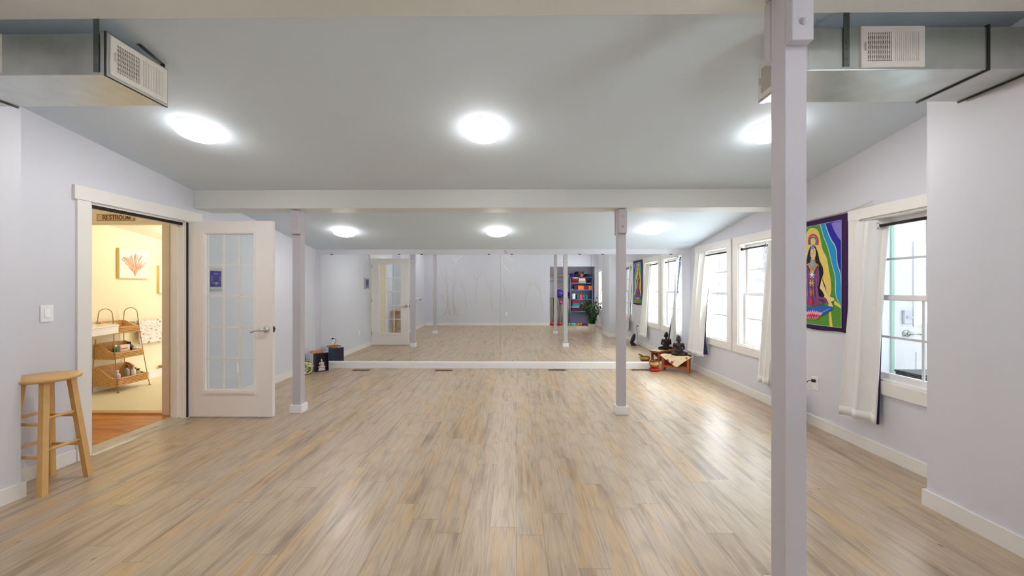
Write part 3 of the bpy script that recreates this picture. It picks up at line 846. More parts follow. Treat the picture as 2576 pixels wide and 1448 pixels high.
def make_duct(x0, x1, endx, seams, label, reg_x, straps, dl_end):
    t = empty('air_duct', ((x0 + x1) / 2, YF, ZB0), label=label, cat='duct')
    cx = (x0 + x1) / 2
    b = MB(); b.box(x0 - cx, x1 - cx, 0, YBK - YF, 0, ZT0 - ZB0, bev=0.003); b.build('duct_body', GALV, t)
    sb = MB()
    for s2 in seams:
        x = s2 - cx
        sb = MB(); sb.ring(-0.007, YBK - YF + 0.007, -0.007, ZT0 - ZB0 + 0.007, 0.0065, 0.0065, 0.0065, 0.0065, x - 0.005, x + 0.005, 'X')
        sb.build('seam_flange', mat('dark_seam', (60, 62, 62), 0.5, metal=0.6), t)
    sgn = 1 if endx > cx else -1
    ec = MB(); ex = endx - cx
    ec.box(ex - sgn * 0.03, ex + sgn * 0.006, -0.004, YBK - YF + 0.004, -0.004, ZT0 - ZB0 + 0.004, bev=0.002)
    ec.build('end_cap', GALV, t)
    Mx = Matrix.Translation((ex + sgn * 0.006, (YBK - YF) / 2, (ZT0 - ZB0) / 2)) @ Euler((0, 0, PI / 2 if sgn > 0 else -PI / 2)).to_matrix().to_4x4() @ Euler((0, 0, PI)).to_matrix().to_4x4()
    register(t, Mx, 0.315, 0.195, dl_end)
    My = Matrix.Translation((reg_x - cx, 0, (ZT0 - ZB0) / 2 + 0.006)) @ Euler((0, 0, PI)).to_matrix().to_4x4()
    register(t, My, 0.305, 0.197, False)
    for sx, kind in straps:
        q = MB(); x = sx - cx
        if kind == 'f':
            q.box(x - 0.014, x + 0.014, -0.006, -0.002, 0.015, cz(YF) - ZB0 - 0.012)
            for z in (0.05, 0.1, 0.14): q.ball((x, -0.006, z), 0.005, 8)
        else:
            q.box(x - 0.013, x + 0.013, YBK - YF + 0.004, YBK - YF + 0.008, 0.1, ZT0 - ZB0 + 0.035)
            y1_ = YBK - YF + 0.008
            q.add([(x + dx, y1_ + dy, zz) for (dy, zz) in ((0.0, ZT0 - ZB0 + 0.03), (0.0, cz(YBK) - ZB0 - 0.012), (-0.15, cz(YBK - 0.15) - ZB0 - 0.004)) for dx in (-0.013, 0.013)] , [(0, 1, 3, 2), (2, 3, 5, 4)])
        q.build('hanger_strap', STEEL, t)
    return t
make_duct(-3.2, -2.044, -2.044, [-2.93, -2.046], 'galvanized air duct hung over the stool side, pale register on its open end', -2.727, [(-2.092, 'f'), (-2.07, 'b')], False)
make_duct(1.395, 2.548, 1.395, [2.29, 2.525], 'galvanized air duct passing behind the thick near post', 1.828, [(1.607, 'f')], False)

# ------------------------------------------------------------------ ceiling lights
LAMP = bpy.data.materials.new('lit_lamp_diffuser'); t = NT(LAMP)
gg = t.n('ShaderNodeNewGeometry'); nz = t.n('ShaderNodeSeparateXYZ', Vector=gg.outputs['Normal']).outputs[2]
dn = t.n('ShaderNodeMapRange', {'interpolation_type': 'SMOOTHSTEP'}, Value=t.m('MULTIPLY', nz, -1.0))
dn.inputs[1].default_value = 0.3; dn.inputs[2].default_value = 0.95
t.out(t.n('ShaderNodeEmission', Color=rgb(255, 252, 250), Strength=t.m('MULTIPLY', t.m('ADD', t.m('MULTIPLY', dn.outputs[0], 0.8), 0.2), 44.0)))
sl = math.atan(0.1517)
cl0 = empty('ceiling_light', (0, 0, 0), label='x', cat='ceiling light')
MB().lathe([(0.15, 0), (0.15, -0.012), (0.14, -0.013)], 40).build('lamp_base', PLASTIC, cl0)
MB().lathe([(0.151, -0.012), (0.155, -0.02), (0.15, -0.036), (0.13, -0.056), (0.095, -0.07), (0.05, -0.078), (0.0, -0.08)], 40).build('diffuser', LAMP, cl0)
first = True
LP = [(-2.42, 2.935, 'lit round ceiling light nearest the duct over the stool side'), (-0.25, 2.95, 'lit round ceiling light in the middle of the near ceiling bay'), (1.93, 2.97, 'lit round ceiling light half hidden by the thick post'),
      (-2.46, 5.54, 'lit round ceiling light beyond the far beam, on the door side'), (-0.273, 5.54, 'lit round ceiling light beyond the far beam, in the middle'), (1.89, 5.45, 'lit round ceiling light beyond the far beam, on the window side'),
      (-2.42, 0.35, 'unseen added ceiling light above the painted tree wall, on the stool side'), (-0.25, 0.35, 'unseen added ceiling light above the painted tree wall, in the middle'), (1.93, 0.35, 'unseen added ceiling light in front of the closet')]  # this last row is unseen, added to light the near end of the room
for x, y, l in LP:
    if first:
        o = cl0; o.location = (x, y, cz(y)); o['label'] = l; o['group'] = 'round ceiling lights'; first = False
    else:
        o = dup(cl0, (x, y, cz(y)), None, l, 'round ceiling lights')
    o.rotation_euler = (-sl, 0, 0)

# ------------------------------------------------------------------ floor registers
BRN = mat('brown_register_metal', (92, 62, 36), 0.45, metal=0.5)
def floor_reg(x, y, label):
    t = empty('floor_register', (x, y, 0), label=label, cat='floor vent', group='floor vents in front of the mirror')
    f = MB(); w, d2 = 0.155, 0.06
    f.ring(-w, w, -d2, d2, 0.018, 0.018, 0.018, 0.018, 0.0002, 0.005, 'Z')
    f.build('register_frame', mat('tan_register_metal', (168, 146, 118), 0.45, metal=0.3), t)
    g = MB()
    g.box(-w + 0.018, w - 0.018, -d2 + 0.018, d2 - 0.018, 0.0, 0.001, mi=1)
    for k in range(18):
        x2 = -w + 0.02 + (2 * w - 0.04) * (k + 0.5) / 18
        g.box(x2 - 0.003, x2 + 0.003, -d2 + 0.016, d2 - 0.016, 0, 0.004)
    g.box(-w + 0.016, w - 0.016, -0.003, 0.003, 0, 0.0045)
    g.build('grille', [BRN, mat('register_dark', (34, 22, 14), 0.8)], t)
floor_reg(-2.545, 6.36, 'brown floor vent beside the dark shrine box')
floor_reg(-1.19, 6.36, 'brown floor vent below the second mirror panel')
floor_reg(0.665, 6.41, 'brown floor vent between the second vent and the white post')
floor_reg(2.03, 6.43, 'brown floor vent beside the singing bowl')

# ------------------------------------------------------------------ switches and outlets
def plate(name, x, y, z, nx, label, cat, kind, w=0.076, h=0.12):
    """nx = +1: faces +x"""
    t = empty(name, (x, y, z), label=label, cat=cat)
    MB().box(0, nx * 0.007, -w / 2, w / 2, -h / 2, h / 2, bev=0.002).build('wall_plate', PLASTIC, t)
    b = MB()
    if kind == 'switch':
        b.prism([(nx * 0.007, -0.033), (nx * 0.014, -0.03), (nx * 0.009, 0.033), (nx * 0.007, 0.033)], -0.017, 0.017, 'Y')
        b.build('rocker', mat('switch_white', (248, 248, 246), 0.3), t)
    else:
        for s2 in (-1, 1): MB().box(nx * 0.007, nx * 0.009, -0.017, 0.017, s2 * 0.026 - 0.014, s2 * 0.026 + 0.014, bev=0.001).build('socket', mat('switch_white', (248, 248, 246), 0.3), t)
        if kind == 'plug':
            p = MB(); p.box(nx * 0.009, nx * 0.035, -0.014, 0.014, 0.012, 0.04, bev=0.003)
            p.build('plug', BLACK, t)
    return t
plate('light_switch', XL, 2.803, 1.165, 1, 'white rocker light switch on the wall above the stool', 'light switch', 'switch', 0.08, 0.122)
plate('wall_outlet', XR, 3.845, 0.418, -1, 'white outlet with a black plug below the tapestry', 'outlet', 'plug', 0.08, 0.125)
plate('wall_outlet', XL, 6.02, 0.385, 1, 'white outlet with a black plug above the dark shrine box', 'outlet', 'plug')
plate('wall_outlet', XL, 4.76, 0.37, 1, 'white outlet seen through the glass door, low on the wall', 'outlet', 'socket')
ot = empty('wall_outlet', (-0.36, YB, 0.42), label='white outlet low on the painted tree wall, seen in the mirror', cat='outlet')
MB().box(-0.038, 0.038, 0, 0.007, -0.06, 0.06, bev=0.002).build('wall_plate', PLASTIC, ot)
for s2 in (-1, 1): MB().box(-0.017, 0.017, 0.007, 0.009, s2 * 0.026 - 0.014, s2 * 0.026 + 0.014).build('socket', mat('switch_white', (248, 248, 246), 0.3), ot)
# cord falling from the plug below the tapestry
tag(MB().tube([(2.892, 3.845, 0.444), (2.872, 3.855, 0.445), (2.86, 3.88, 0.42), (2.868, 3.9, 0.3), (2.878, 3.91, 0.14), (2.875, 3.92, 0.02), (2.87, 3.99, 0.006), (2.868, 4.06, 0.006)], 0.004, 6).build('power_cord', BLACK), 'black power cord dropping from the plug below the tapestry', 'cord')
tag(MB().tube([(-3.393, 6.02, 0.411), (-3.35, 6.04, 0.412), (-3.325, 6.06, 0.38), (-3.345, 6.12, 0.3), (-3.4, 6.24, 0.1), (-3.405, 6.32, 0.006)], 0.004, 6).build('power_cord', BLACK), 'black power cord from the outlet behind the dark shrine box', 'cord')
# control panel
cp = empty('control_panel', (XL, 4.37, 1.453), label='blue control panel in a steel frame behind the glass door', cat='control panel')
MB().box(0, 0.03, -0.12, 0.12, -0.125, 0.125, bev=0.003).build('steel_mount', mat('brushed_steel', (196, 190, 184), 0.3, metal=0.8), cp)
MB().box(0.03, 0.033, -0.085, 0.075, -0.09, 0.09, bev=0.0015).build('blue_faceplate', mat('deep_blue_panel', (18, 22, 128), 0.25), cp)
g = MB()
g.box(0.033, 0.0342, -0.04, 0.03, 0.052, 0.068)
g.build('display', mat('violet_display', (104, 96, 226), 0.3), cp)
g = MB()
for k in range(5):
    g.box(0.033, 0.0338, -0.075, -0.055, 0.028 - k * 0.013, 0.031 - k * 0.013); g.box(0.033, 0.0338, 0.045, 0.068, 0.028 - k * 0.013, 0.031 - k * 0.013)
g.box(0.033, 0.0338, -0.065, 0.06, -0.05, -0.045); g.box(0.033, 0.0338, -0.02, 0.02, -0.058, -0.04); g.box(0.033, 0.0338, -0.01, 0.008, -0.07, -0.066)
g.build('button_marking', mat('pale_marking', (168, 174, 220), 0.5), cp)

# ------------------------------------------------------------------ stool
sx, sy = -3.212, 2.628
stl = empty('bar_stool', (sx, sy, 0), label='honey-coloured round wooden stool beside the doorway', cat='stool')
MB().lathe([(0.0, 0.722), (0.145, 0.722), (0.16, 0.727), (0.166, 0.737), (0.162, 0.748), (0.15, 0.755), (0.0, 0.752)], 40).build('seat', STOOLW, stl)
legs = [(-1, -1), (1, -1), (1, 1), (-1, 1)]
def legp(q, z):
    k = 0.078 + (0.137 - 0.078) * (0.722 - z) / 0.722
    return Vector((q[0] * k, q[1] * k, z))
for q in legs:
    MB().bar(legp(q, 0), legp(q, 0.722), 0.036, 0.036, 0.034, 0.034).build('leg', STOOLW, stl)
for k in range(4):
    a, e = legs[k], legs[(k + 1) % 4]
    for z in ((0.24, 0.45) if k % 2 == 0 else (0.28, 0.485)):
        MB().cyl(legp(a, z), legp(e, z), 0.0095, seg=10).build('rung', STOOLW, stl)

# ------------------------------------------------------------------ tapestry on the right wall
tp = empty('tapestry', (XR - 0.012, 3.82, 1.48), label='purple-bordered batik tapestry of a seated meditating woman', cat='tapestry')
TX = XR - 0.012
def uv(u, v):
    Y = 3.946 - (u - 105) * 0.00116
    vt = 225 - (u - 105) * 0.253; vb = 1310 + (u - 105) * 0.1
    return (Y - 3.82, 2.02 - (v - vt) / (vb - vt) * 1.07 - 1.48)
nb_ = 20
vs = []; fs = []
for j in range(13):
    for i in range(nb_ + 1):
        y = -0.355 + 0.71 * i / nb_; z = -0.53 + 1.06 * j / 12
        vs.append((0.003 * math.sin(i * 0.8) * (1 - j / 12) , y, z + 0.006 * math.sin(i * 0.5) * (1 - j / 12)))
for j in range(12):
    for i in range(nb_):
        k = j * (nb_ + 1) + i
        fs.append((k, k + 1, k + nb_ + 2, k + nb_ + 1))
o = MB().add(vs, fs, 0, True).build('cloth_border', mat('plum_cloth', (58, 14, 78), 0.8, var=0.15, scale=30), tp, fix=False)
o.modifiers.new('thickness', 'SOLIDIFY').thickness = 0.004
TC = {'navy': (34, 30, 158), 'lav': (140, 128, 216), 'cyan': (30, 150, 204), 'green': (84, 148, 38), 'yellow': (234, 206, 108), 'black': (14, 16, 26), 'skin': (240, 210, 150), 'chest': (214, 152, 74),
      'robe': (134, 72, 122), 'plum': (92, 34, 84), 'blue': (36, 92, 184), 'pink': (238, 176, 190), 'red': (206, 38, 62), 'white': (232, 236, 236), 'orange': (232, 120, 50), 'sky': (120, 180, 226), 'edge': (176, 214, 226)}
TN = list(TC); TM = [mat('batik_' + k, TC[k], 0.8, var=0.1, scale=25) for k in TN]
pic = MB(); lay = [0]
def poly(pts, col, raw=False):
    lay[0] += 1
    x = -0.0075 - lay[0] * 0.00012
    P = pts if raw else [uv(*p) for p in pts]
    pic.add([(x, a, b2) for a, b2 in P], [tuple(range(len(P)))], TN.index(col))
CU = 185
def sym(half, col):
    poly(half + [(2 * CU - u, v) for u, v in reversed(half)], col)
def disc(u, v, ru, rv, col, n=20):
    poly([(u + ru * math.cos(2 * PI * k / n), v + rv * math.sin(2 * PI * k / n)) for k in range(n)], col)
L_, R_, B_, T_ = 0.27, -0.297, -0.485, 0.477
poly([(L_ + .004, B_ - .004), (R_ - .004, B_ - .004), (R_ - .004, T_ + .004), (L_ + .004, T_ + .004)], 'edge', True)
poly([(L_, B_), (R_, B_), (R_, T_), (L_, T_)], 'navy', True)
cl_ = lambda pts: [(max(R_, min(L_, uv(*p)[0])), max(B_, min(T_, uv(*p)[1]))) for p in pts]
def symc(half, col):
    for _ in range(3):
        q2 = [half[0]]
        for a, e in zip(half, half[1:]): q2 += [(a[0] * .75 + e[0] * .25, a[1] * .75 + e[1] * .25), (a[0] * .25 + e[0] * .75, a[1] * .25 + e[1] * .75)]
        half = q2 + [half[-1]]
    poly(cl_(half + [(2 * CU - u, v) for u, v in reversed(half)]), col, True)
for q, cc in (([(375, 236), (400, 300), (437, 372), (470, 415), (472, 330), (468, 210)], 'lav'),):
    poly(cl_(q), cc, True); poly(cl_([(2 * CU - u, v) for u, v in q]), cc, True)
symc([(318, 245), (370, 392), (432, 478), (434, 655), (475, 745), (480, 1250), (480, 1290)], 'edge')
symc([(310, 245), (362, 400), (425, 485), (427, 660), (470, 755), (475, 1250), (475, 1300)], 'cyan')
symc([(268, 250), (300, 370), (352, 490), (382, 640), (424, 780), (420, 985), (470, 1062), (475, 1300)], 'edge')
symc([(258, 250), (293, 375), (345, 495), (374, 640), (416, 780), (412, 990), (470, 1070), (475, 1300)], 'green')
symc([(185, 290), (240, 300), (270, 400), (285, 510), (332, 580), (352, 700), (377, 850), (375, 960), (340, 1040), (250, 1060)], 'yellow')
poly([(345, 1060), (365, 1060), (390, 1290), (360, 1290)], 'yellow'); poly([(410, 1020), (470, 1072), (470, 1100), (405, 1060)], 'yellow')
sym([(185, 458), (215, 480), (240, 540), (258, 620), (292, 690), (300, 740), (284, 800), (318, 880), (325, 925), (300, 995), (250, 995)], 'black')
for k in range(14):
    a = PI * (-0.15 + 1.3 * k / 13)
    disc(190 + 52 * math.cos(a), 425 - 66 * math.sin(a), 9, 12, 'red', 8)
for k in range(12):
    a = PI * (-0.2 + 1.4 * k / 11)
    disc(190 + 37 * math.cos(a), 428 - 45 * math.sin(a), 7, 9, 'blue', 8)
disc(190, 430, 26, 32, 'yellow')
poly([(168, 590), (212, 590), (216, 640), (256, 668), (240, 720), (185, 745), (128, 710), (112, 668), (162, 640)], 'chest')
disc(190, 545, 31, 68, 'skin'); disc(185, 488, 20, 24, 'lav')
poly([(120, 668), (185, 800), (250, 668), (262, 790), (246, 905), (256, 985), (350, 1005), (362, 1030), (300, 1062), (185, 1092), (70, 1062), (10, 1030), (20, 1005), (114, 985), (124, 905), (108, 790)], 'robe')
poly([(118, 668), (136, 676), (185, 770), (234, 676), (252, 668), (185, 808)], 'plum')
for q in ([(284, 800), (300, 850), (345, 975), (410, 1000), (412, 1020), (380, 1035), (400, 1085), (372, 1090), (345, 1030), (290, 930), (262, 900)],):
    poly(q, 'skin'); poly([(2 * CU - u, v) for u, v in q], 'skin')
poly([(70, 1085), (185, 1100), (300, 1075), (392, 1085), (398, 1108), (350, 1150), (290, 1178), (185, 1190), (80, 1178), (20, 1150), (-25, 1108), (-20, 1085)], 'blue')
for k in range(9):
    a = -1 + 2 * k / 8
    poly([(185 + a * 62, 1200), (185 + a * 96 - 14, 1158), (185 + a * 92, 1118 + abs(a) * 24), (185 + a * 96 + 14, 1158)], 'pink')
for k in range(7):
    a = -1 + 2 * k / 6
    poly([(185 + a * 44, 1226), (185 + a * 72 - 13, 1190), (185 + a * 66, 1146 + abs(a) * 20), (185 + a * 72 + 13, 1190)], 'red')
    poly([(185 + a * 40, 1226), (185 + a * 66 - 5, 1198), (185 + a * 62, 1186), (185 + a * 66 + 5, 1198)], 'pink')
for (u, v, cc, r) in ((190, 662, 'sky', 24), (186, 765, 'white', 24), (183, 850, 'yellow', 24), (182, 945, 'orange', 20), (180, 1040, 'red', 20)):
    for k in range(8): disc(u + r * math.cos(k * PI / 4), v + r * 1.5 * math.sin(k * PI / 4), 6, 8, cc, 8)
    disc(u, v, r * 0.7, r, cc)
for q, cc in (([(166, 538), (180, 544), (181, 549), (167, 544)], 'black'), ([(214, 538), (200, 544), (199, 549), (213, 544)], 'black'), ([(164, 520), (182, 522), (182, 526), (164, 525)], 'black'), ([(216, 520), (198, 522), (198, 526), (216, 525)], 'black'),
              ([(188, 545), (192, 545), (196, 572), (187, 574)], 'chest'), ([(180, 588), (190, 584), (200, 588), (190, 598)], 'red')):
    poly(q, cc)
for k in range(7):
    u0 = 130 + k * 18
    poly([(u0, 800 + 12 * (k % 3)), (u0 + 4, 800 + 12 * (k % 3)), (u0 + 8 - k, 905), (u0 + 12, 990), (u0 + 7, 990), (u0 + 4 - k, 905)], 'plum' if k % 2 else 'lav')
for k in range(4):
    for q in ([(262 + 14 * k, 1012 + 6 * k), (330 - 4 * k, 1020 + 9 * k), (332 - 4 * k, 1025 + 9 * k), (258 + 14 * k, 1020 + 6 * k)],):
        poly(q, 'plum'); poly([(2 * CU - u, v) for u, v in q], 'plum')
    for q in ([(290 + 20 * k, 1150 - 12 * k), (360 + 8 * k, 1110 - 4 * k), (362 + 8 * k, 1115 - 4 * k), (294 + 20 * k, 1157 - 12 * k)],):
        poly(q, 'sky'); poly([(2 * CU - u, v) for u, v in q], 'sky')
po = pic.build('batik_picture', TM, tp, fix=False)
tp.location = (TX, 3.82, 1.48)
tag(MB().tube([(XR - 0.012, 4.18, 2.02), (XR - 0.012, 3.46, 2.025), (XR - 0.03, 3.3, 2.04), (XR - 0.032, 3.2, 2.055)], 0.004, 8).build('hanging_stick', mat('pale_dowel', (206, 192, 168), 0.6)), 'thin pale dowel the tapestry hangs from', 'dowel')

# ------------------------------------------------------------------ shrine corner, right
u = Vector((0.846, -0.533, 0)); rzb = math.atan2(u.y, u.x)
bn = empty('low_bench', (2.575, 6.318, 0), rzb, label='small red-brown wooden bench in the corner by the mirror', cat='bench')
MB().box(-0.235, 0.235, -0.095, 0.095, 0.235, 0.26, bev=0.003).build('bench_top', OLDWOOD, bn)
for s2 in (-1, 1):
    for s3 in (-1, 1):
        MB().box(s2 * 0.19 - 0.016, s2 * 0.19 + 0.016, s3 * 0.07 - 0.016, s3 * 0.07 + 0.016, 0, 0.235, bev=0.002).build('leg', OLDWOOD, bn)
MB().box(-0.19, 0.19, -0.08, -0.062, 0.07, 0.095).box(-0.19, 0.19, 0.062, 0.08, 0.07, 0.095).build('stretcher', OLDWOOD, bn)
MB().box(-0.175, 0.175, 0.05, 0.055, 0.095, 0.235).build('back_panel', mat('deep_red_brown', (120, 40, 24), 0.5), bn)
# runner cloth with a pointed fall
def runner_mat():
    m = bpy.data.materials.new('floral_runner'); t = NT(m)
    tc = t.n('ShaderNodeTexCoord')
    dn_ = t.n('ShaderNodeTexNoise', Vector=tc.outputs['Object'], Scale=45.0, Detail=2.0)
    wp = t.n('ShaderNodeVectorMath', {'operation': 'MULTIPLY_ADD'}, i0=dn_.outputs[1], i1=(0.035, 0.035, 0.035), i2=tc.outputs['Object'])
    vo = t.n('ShaderNodeTexVoronoi', Vector=wp.outputs[0], Scale=15.0)
    red = t.m('MULTIPLY', t.m('LESS_THAN', vo.outputs['Distance'], 0.36), t.m('GREATER_THAN', t.n('ShaderNodeSeparateColor', Color=vo.outputs['Color']).outputs[0], 0.45))
    v2 = t.n('ShaderNodeTexVoronoi', Vector=wp.outputs[0], Scale=42.0)
    gr = t.m('MULTIPLY', t.m('LESS_THAN', v2.outputs['Distance'], 0.3), t.m('GREATER_THAN', t.n('ShaderNodeSeparateColor', Color=v2.outputs['Color']).outputs[1], 0.4))
    c = t.mix(gr, rgb(238, 222, 182), rgb(110, 104, 60)); c = t.mix(red, c, rgb(196, 62, 44))
    t.out(t.n('ShaderNodeBsdfPrincipled', Base_Color=c, Roughness=0.85)); return m
rn = MB()
z0 = 0.2645
rn.add([(-0.225, -0.099, z0), (0.239, -0.099, z0), (0.239, 0.097, z0), (-0.2, 0.097, z0)], [(0, 1, 2, 3)])
rn.add([(-0.225, -0.099, z0), (0.239, -0.099, z0), (0.14, -0.106, 0.19), (0.04, -0.11, 0.1), (0.0, -0.108, 0.098), (-0.03, -0.11, 0.13), (-0.14, -0.106, 0.2)], [(0, 1, 2, 3, 4, 5, 6)])
rn.add([(0.239, -0.099, z0), (0.239, 0.097, z0), (0.244, 0.06, 0.262), (0.247, -0.01, 0.2), (0.244, -0.08, 0.255)], [(0, 1, 2, 3, 4)])
ro = rn.build('table_runner', runner_mat(), None, (2.575, 6.318, 0), fix=False); ro.rotation_euler = (0, 0, rzb)
ro.modifiers.new('thickness', 'SOLIDIFY').thickness = 0.002
tag(ro, 'cream floral cloth with a pointed fall draped over the low bench', 'cloth')

def buddha(name, m, loc, rz, sc, label, cat, vox, mudra=False, parent=None):
    """seated figure, 1.0 tall before scaling, faces -y"""
    P = []
    E = lambda c, r: P.append(('e', Vector(c) * sc, tuple(v * sc for v in r)))
    Tb = lambda a, b2, r0, r1: P.append(('t', Vector(a) * sc, Vector(b2) * sc, r0 * sc, r1 * sc))
    E((0, 0.02, 0.12), (0.24, 0.17, 0.11))
    Tb((-0.16, 0.0, 0.12), (-0.33, -0.08, 0.075), 0.09, 0.075); Tb((0.16, 0, 0.12), (0.33, -0.08, 0.075), 0.09, 0.075)
    Tb((-0.33, -0.08, 0.075), (0.06, -0.23, 0.07), 0.075, 0.05); Tb((0.33, -0.08, 0.075), (-0.06, -0.25, 0.09), 0.075, 0.05)
    E((-0.16, -0.25, 0.1), (0.07, 0.04, 0.035)); E((0.16, -0.24, 0.06), (0.07, 0.04, 0.03))
    Tb((0, 0.03, 0.15), (0, 0.05, 0.42), 0.15, 0.16); E((0, 0.045, 0.48), (0.2, 0.115, 0.12)); E((0, 0.0, 0.46), (0.13, 0.1, 0.09))
    for s2 in (-1, 1):
        E((s2 * 0.2, 0.045, 0.53), (0.065, 0.07, 0.065))
        Tb((s2 * 0.215, 0.045, 0.52), (s2 * 0.255, 0.02, 0.32), 0.058, 0.05)
        if mudra and s2 < 0:
            Tb((s2 * 0.255, 0.02, 0.32), (s2 * 0.08, -0.14, 0.42), 0.045, 0.032); E((s2 * 0.06, -0.16, 0.47), (0.03, 0.025, 0.06))
        else:
            Tb((s2 * 0.255, 0.02, 0.32), (s2 * 0.06, -0.16, 0.22), 0.047, 0.034)
    E((-0.03, -0.185, 0.2), (0.075, 0.04, 0.025)); E((0.03, -0.175, 0.215), (0.07, 0.04, 0.024))
    Tb((0, 0.045, 0.56), (0, 0.03, 0.66), 0.062, 0.055)
    E((0, 0.02, 0.76), (0.1, 0.112, 0.13)); E((0, -0.03, 0.72), (0.075, 0.075, 0.085)); E((0, 0.04, 0.83), (0.105, 0.11, 0.09)); E((0, 0.045, 0.925), (0.055, 0.055, 0.05))
    E((0, -0.105, 0.745), (0.016, 0.02, 0.035)); E((0, -0.098, 0.697), (0.03, 0.014, 0.01)); E((0, -0.075, 0.66), (0.03, 0.03, 0.025))
    for s2 in (-1, 1):
        E((s2 * 0.04, -0.088, 0.772), (0.024, 0.014, 0.012)); E((s2 * 0.104, 0.02, 0.735), (0.016, 0.026, 0.062))
    o = blob(name, m, vox, P, parent, loc)
    o.rotation_euler = (0, 0, rz)
    if label: tag(o, label, cat)
    return o
BRZ = mat('dark_bronze', (44, 30, 30), 0.32, metal=0.25, var=0.3, scale=14)
buddha('buddha_statue', BRZ, (2.625, 6.33, 0.268), -0.12, 0.325, 'dark seated buddha statue on the low bench', 'statue', 0.0045)
# two dark pebbles and dried leaf on the bench end
for k, (a, e2) in enumerate(((0.185, 0.035), (0.215, -0.015))):
    p = Matrix.Rotation(rzb, 3, 'Z') @ Vector((a, e2, 0)) + Vector((2.575, 6.318, 0.2655))
    tag(MB().ball((0, 0, 0.012), (0.024, 0.017, 0.012), 12).build('dark_pebble', mat('dark_stone', (48, 40, 32), 0.5), None, p), ['dark pebble on the bench end, touching the statue side', 'dark pebble at the window end of the low bench'][k], 'pebble')
# singing bowl
sb_ = empty('singing_bowl', (2.245, 6.36, 0.055), label='brass singing bowl on a red cushion by the bench', cat='bowl')
MB().lathe([(0.0, 0.002), (0.045, 0.0), (0.07, 0.02), (0.086, 0.06), (0.088, 0.085), (0.084, 0.1), (0.078, 0.1), (0.08, 0.085), (0.078, 0.06), (0.06, 0.025), (0.0, 0.014)], 32).build('bowl_body', mat('aged_brass', (170, 130, 70), 0.35, metal=0.8, var=0.15), sb_)
MB().lathe([(0.0875, 0.026 + 0.03), (0.0895, 0.062), (0.0905, 0.078), (0.0893, 0.09)], 32, cap=False).build('etched_band', mat('dull_brass', (206, 176, 110), 0.5, metal=0.4), sb_)
cu = MB(); cu.lathe([(0.0, 0.002), (0.06, 0.0), (0.082, 0.012), (0.088, 0.027), (0.082, 0.043), (0.06, 0.055), (0.045, 0.053), (0.0, 0.052)], 32)
tag(cu.build('ring_cushion', mat('scarlet_cloth', (192, 30, 32), 0.8, var=0.1), None, (2.245, 6.36, 0)), 'round scarlet cushion under the singing bowl', 'cushion')
tag(MB().tube([(2.155, 6.30, 0.185), (2.20, 6.325, 0.168), (2.27, 6.365, 0.12)], [0.012, 0.011, 0.008], 10).build('bowl_mallet', mat('mallet_wood', (140, 66, 40), 0.5)), 'red-brown wooden mallet resting in the singing bowl', 'mallet')

# ------------------------------------------------------------------ shrine corner, left
rb = 0.65
ub = Vector((math.cos(rb), math.sin(rb), 0)); vb_ = Vector((-math.sin(rb), math.cos(rb), 0))
bc = Vector((-3.224, 6.204, 0)) + ub * 0.1 + vb_ * 0.085
INDIGO = mat('dark_indigo_paint', (40, 30, 62), 0.5, var=0.1)
sbx = empty('shrine_box', tuple(bc), rb, label='dark indigo box with an open front in the mirror corner', cat='box')
b = MB(); hw_, hd_, hh_ = 0.1, 0.085, 0.3
b.box(-hw_, -hw_ + 0.01, -hd_, hd_, 0, hh_); b.box(hw_ - 0.01, hw_, -hd_, hd_, 0, hh_); b.box(-hw_, hw_, -hd_, hd_, 0, 0.012); b.box(-hw_, hw_, -hd_, hd_, hh_ - 0.01, hh_)
b.build('box_shell', INDIGO, sbx)
MB().box(-hw_ + 0.01, hw_ - 0.01, hd_ - 0.1, hd_ - 0.09, 0.012, hh_ - 0.01).build('dark_back', mat('near_black_board', (24, 12, 22), 0.6), sbx)
MB().box(-hw_, hw_, hd_, hd_ + 0.004, 0, hh_).build('blue_back', mat('slate_blue_board', (66, 92, 116), 0.5, var=0.12, scale=6), sbx)
STONE = mat('pale_stone', (206, 192, 186), 0.6, var=0.05)
pb = empty('white_buddha', tuple(bc + vb_ * -0.05 + Vector((0, 0, 0.0135))), rb, label='small pale stone buddha on a stepped plinth inside the dark box', cat='statue')
MB().box(-0.052, 0.052, -0.03, 0.03, 0, 0.024, bev=0.004).box(-0.046, 0.046, -0.027, 0.027, 0.027, 0.05, bev=0.005).box(-0.042, 0.042, -0.024, 0.024, 0.02, 0.03).build('plinth', STONE, pb)
buddha('figure', STONE, (0, 0.004, 0.05), 0, 0.14, None, None, 0.003, True, pb)
trw = empty('wooden_tray', tuple(bc + ub * -0.05 + vb_ * 0.01 + Vector((0, 0, 0.301))), rb, label='shallow orange wooden tray on the dark box', cat='tray')
t_ = MB(); t_.box(-0.095, 0.075, -0.085, 0.08, 0, 0.008); 
for q in ((-0.095, 0.075, -0.085, -0.075), (-0.095, 0.075, 0.07, 0.08), (-0.095, -0.085, -0.085, 0.08), (0.065, 0.075, -0.085, 0.08)): t_.box(*q, 0.008, 0.024)
t_.build('tray_board', mat('orange_tray_wood', (200, 140, 76), 0.5, var=0.12), trw)
ev = tag(MB().box(-0.035, 0.03, -0.04, 0.04, 0, 0.004).build('envelope', mat('lilac_paper', (214, 206, 232), 0.6), None, tuple(bc + ub * 0.062 + vb_ * -0.03 + Vector((0, 0, 0.301)))), 'pale lilac card lying beside the wooden tray', 'card')
ev.rotation_euler = (0, 0, rb)
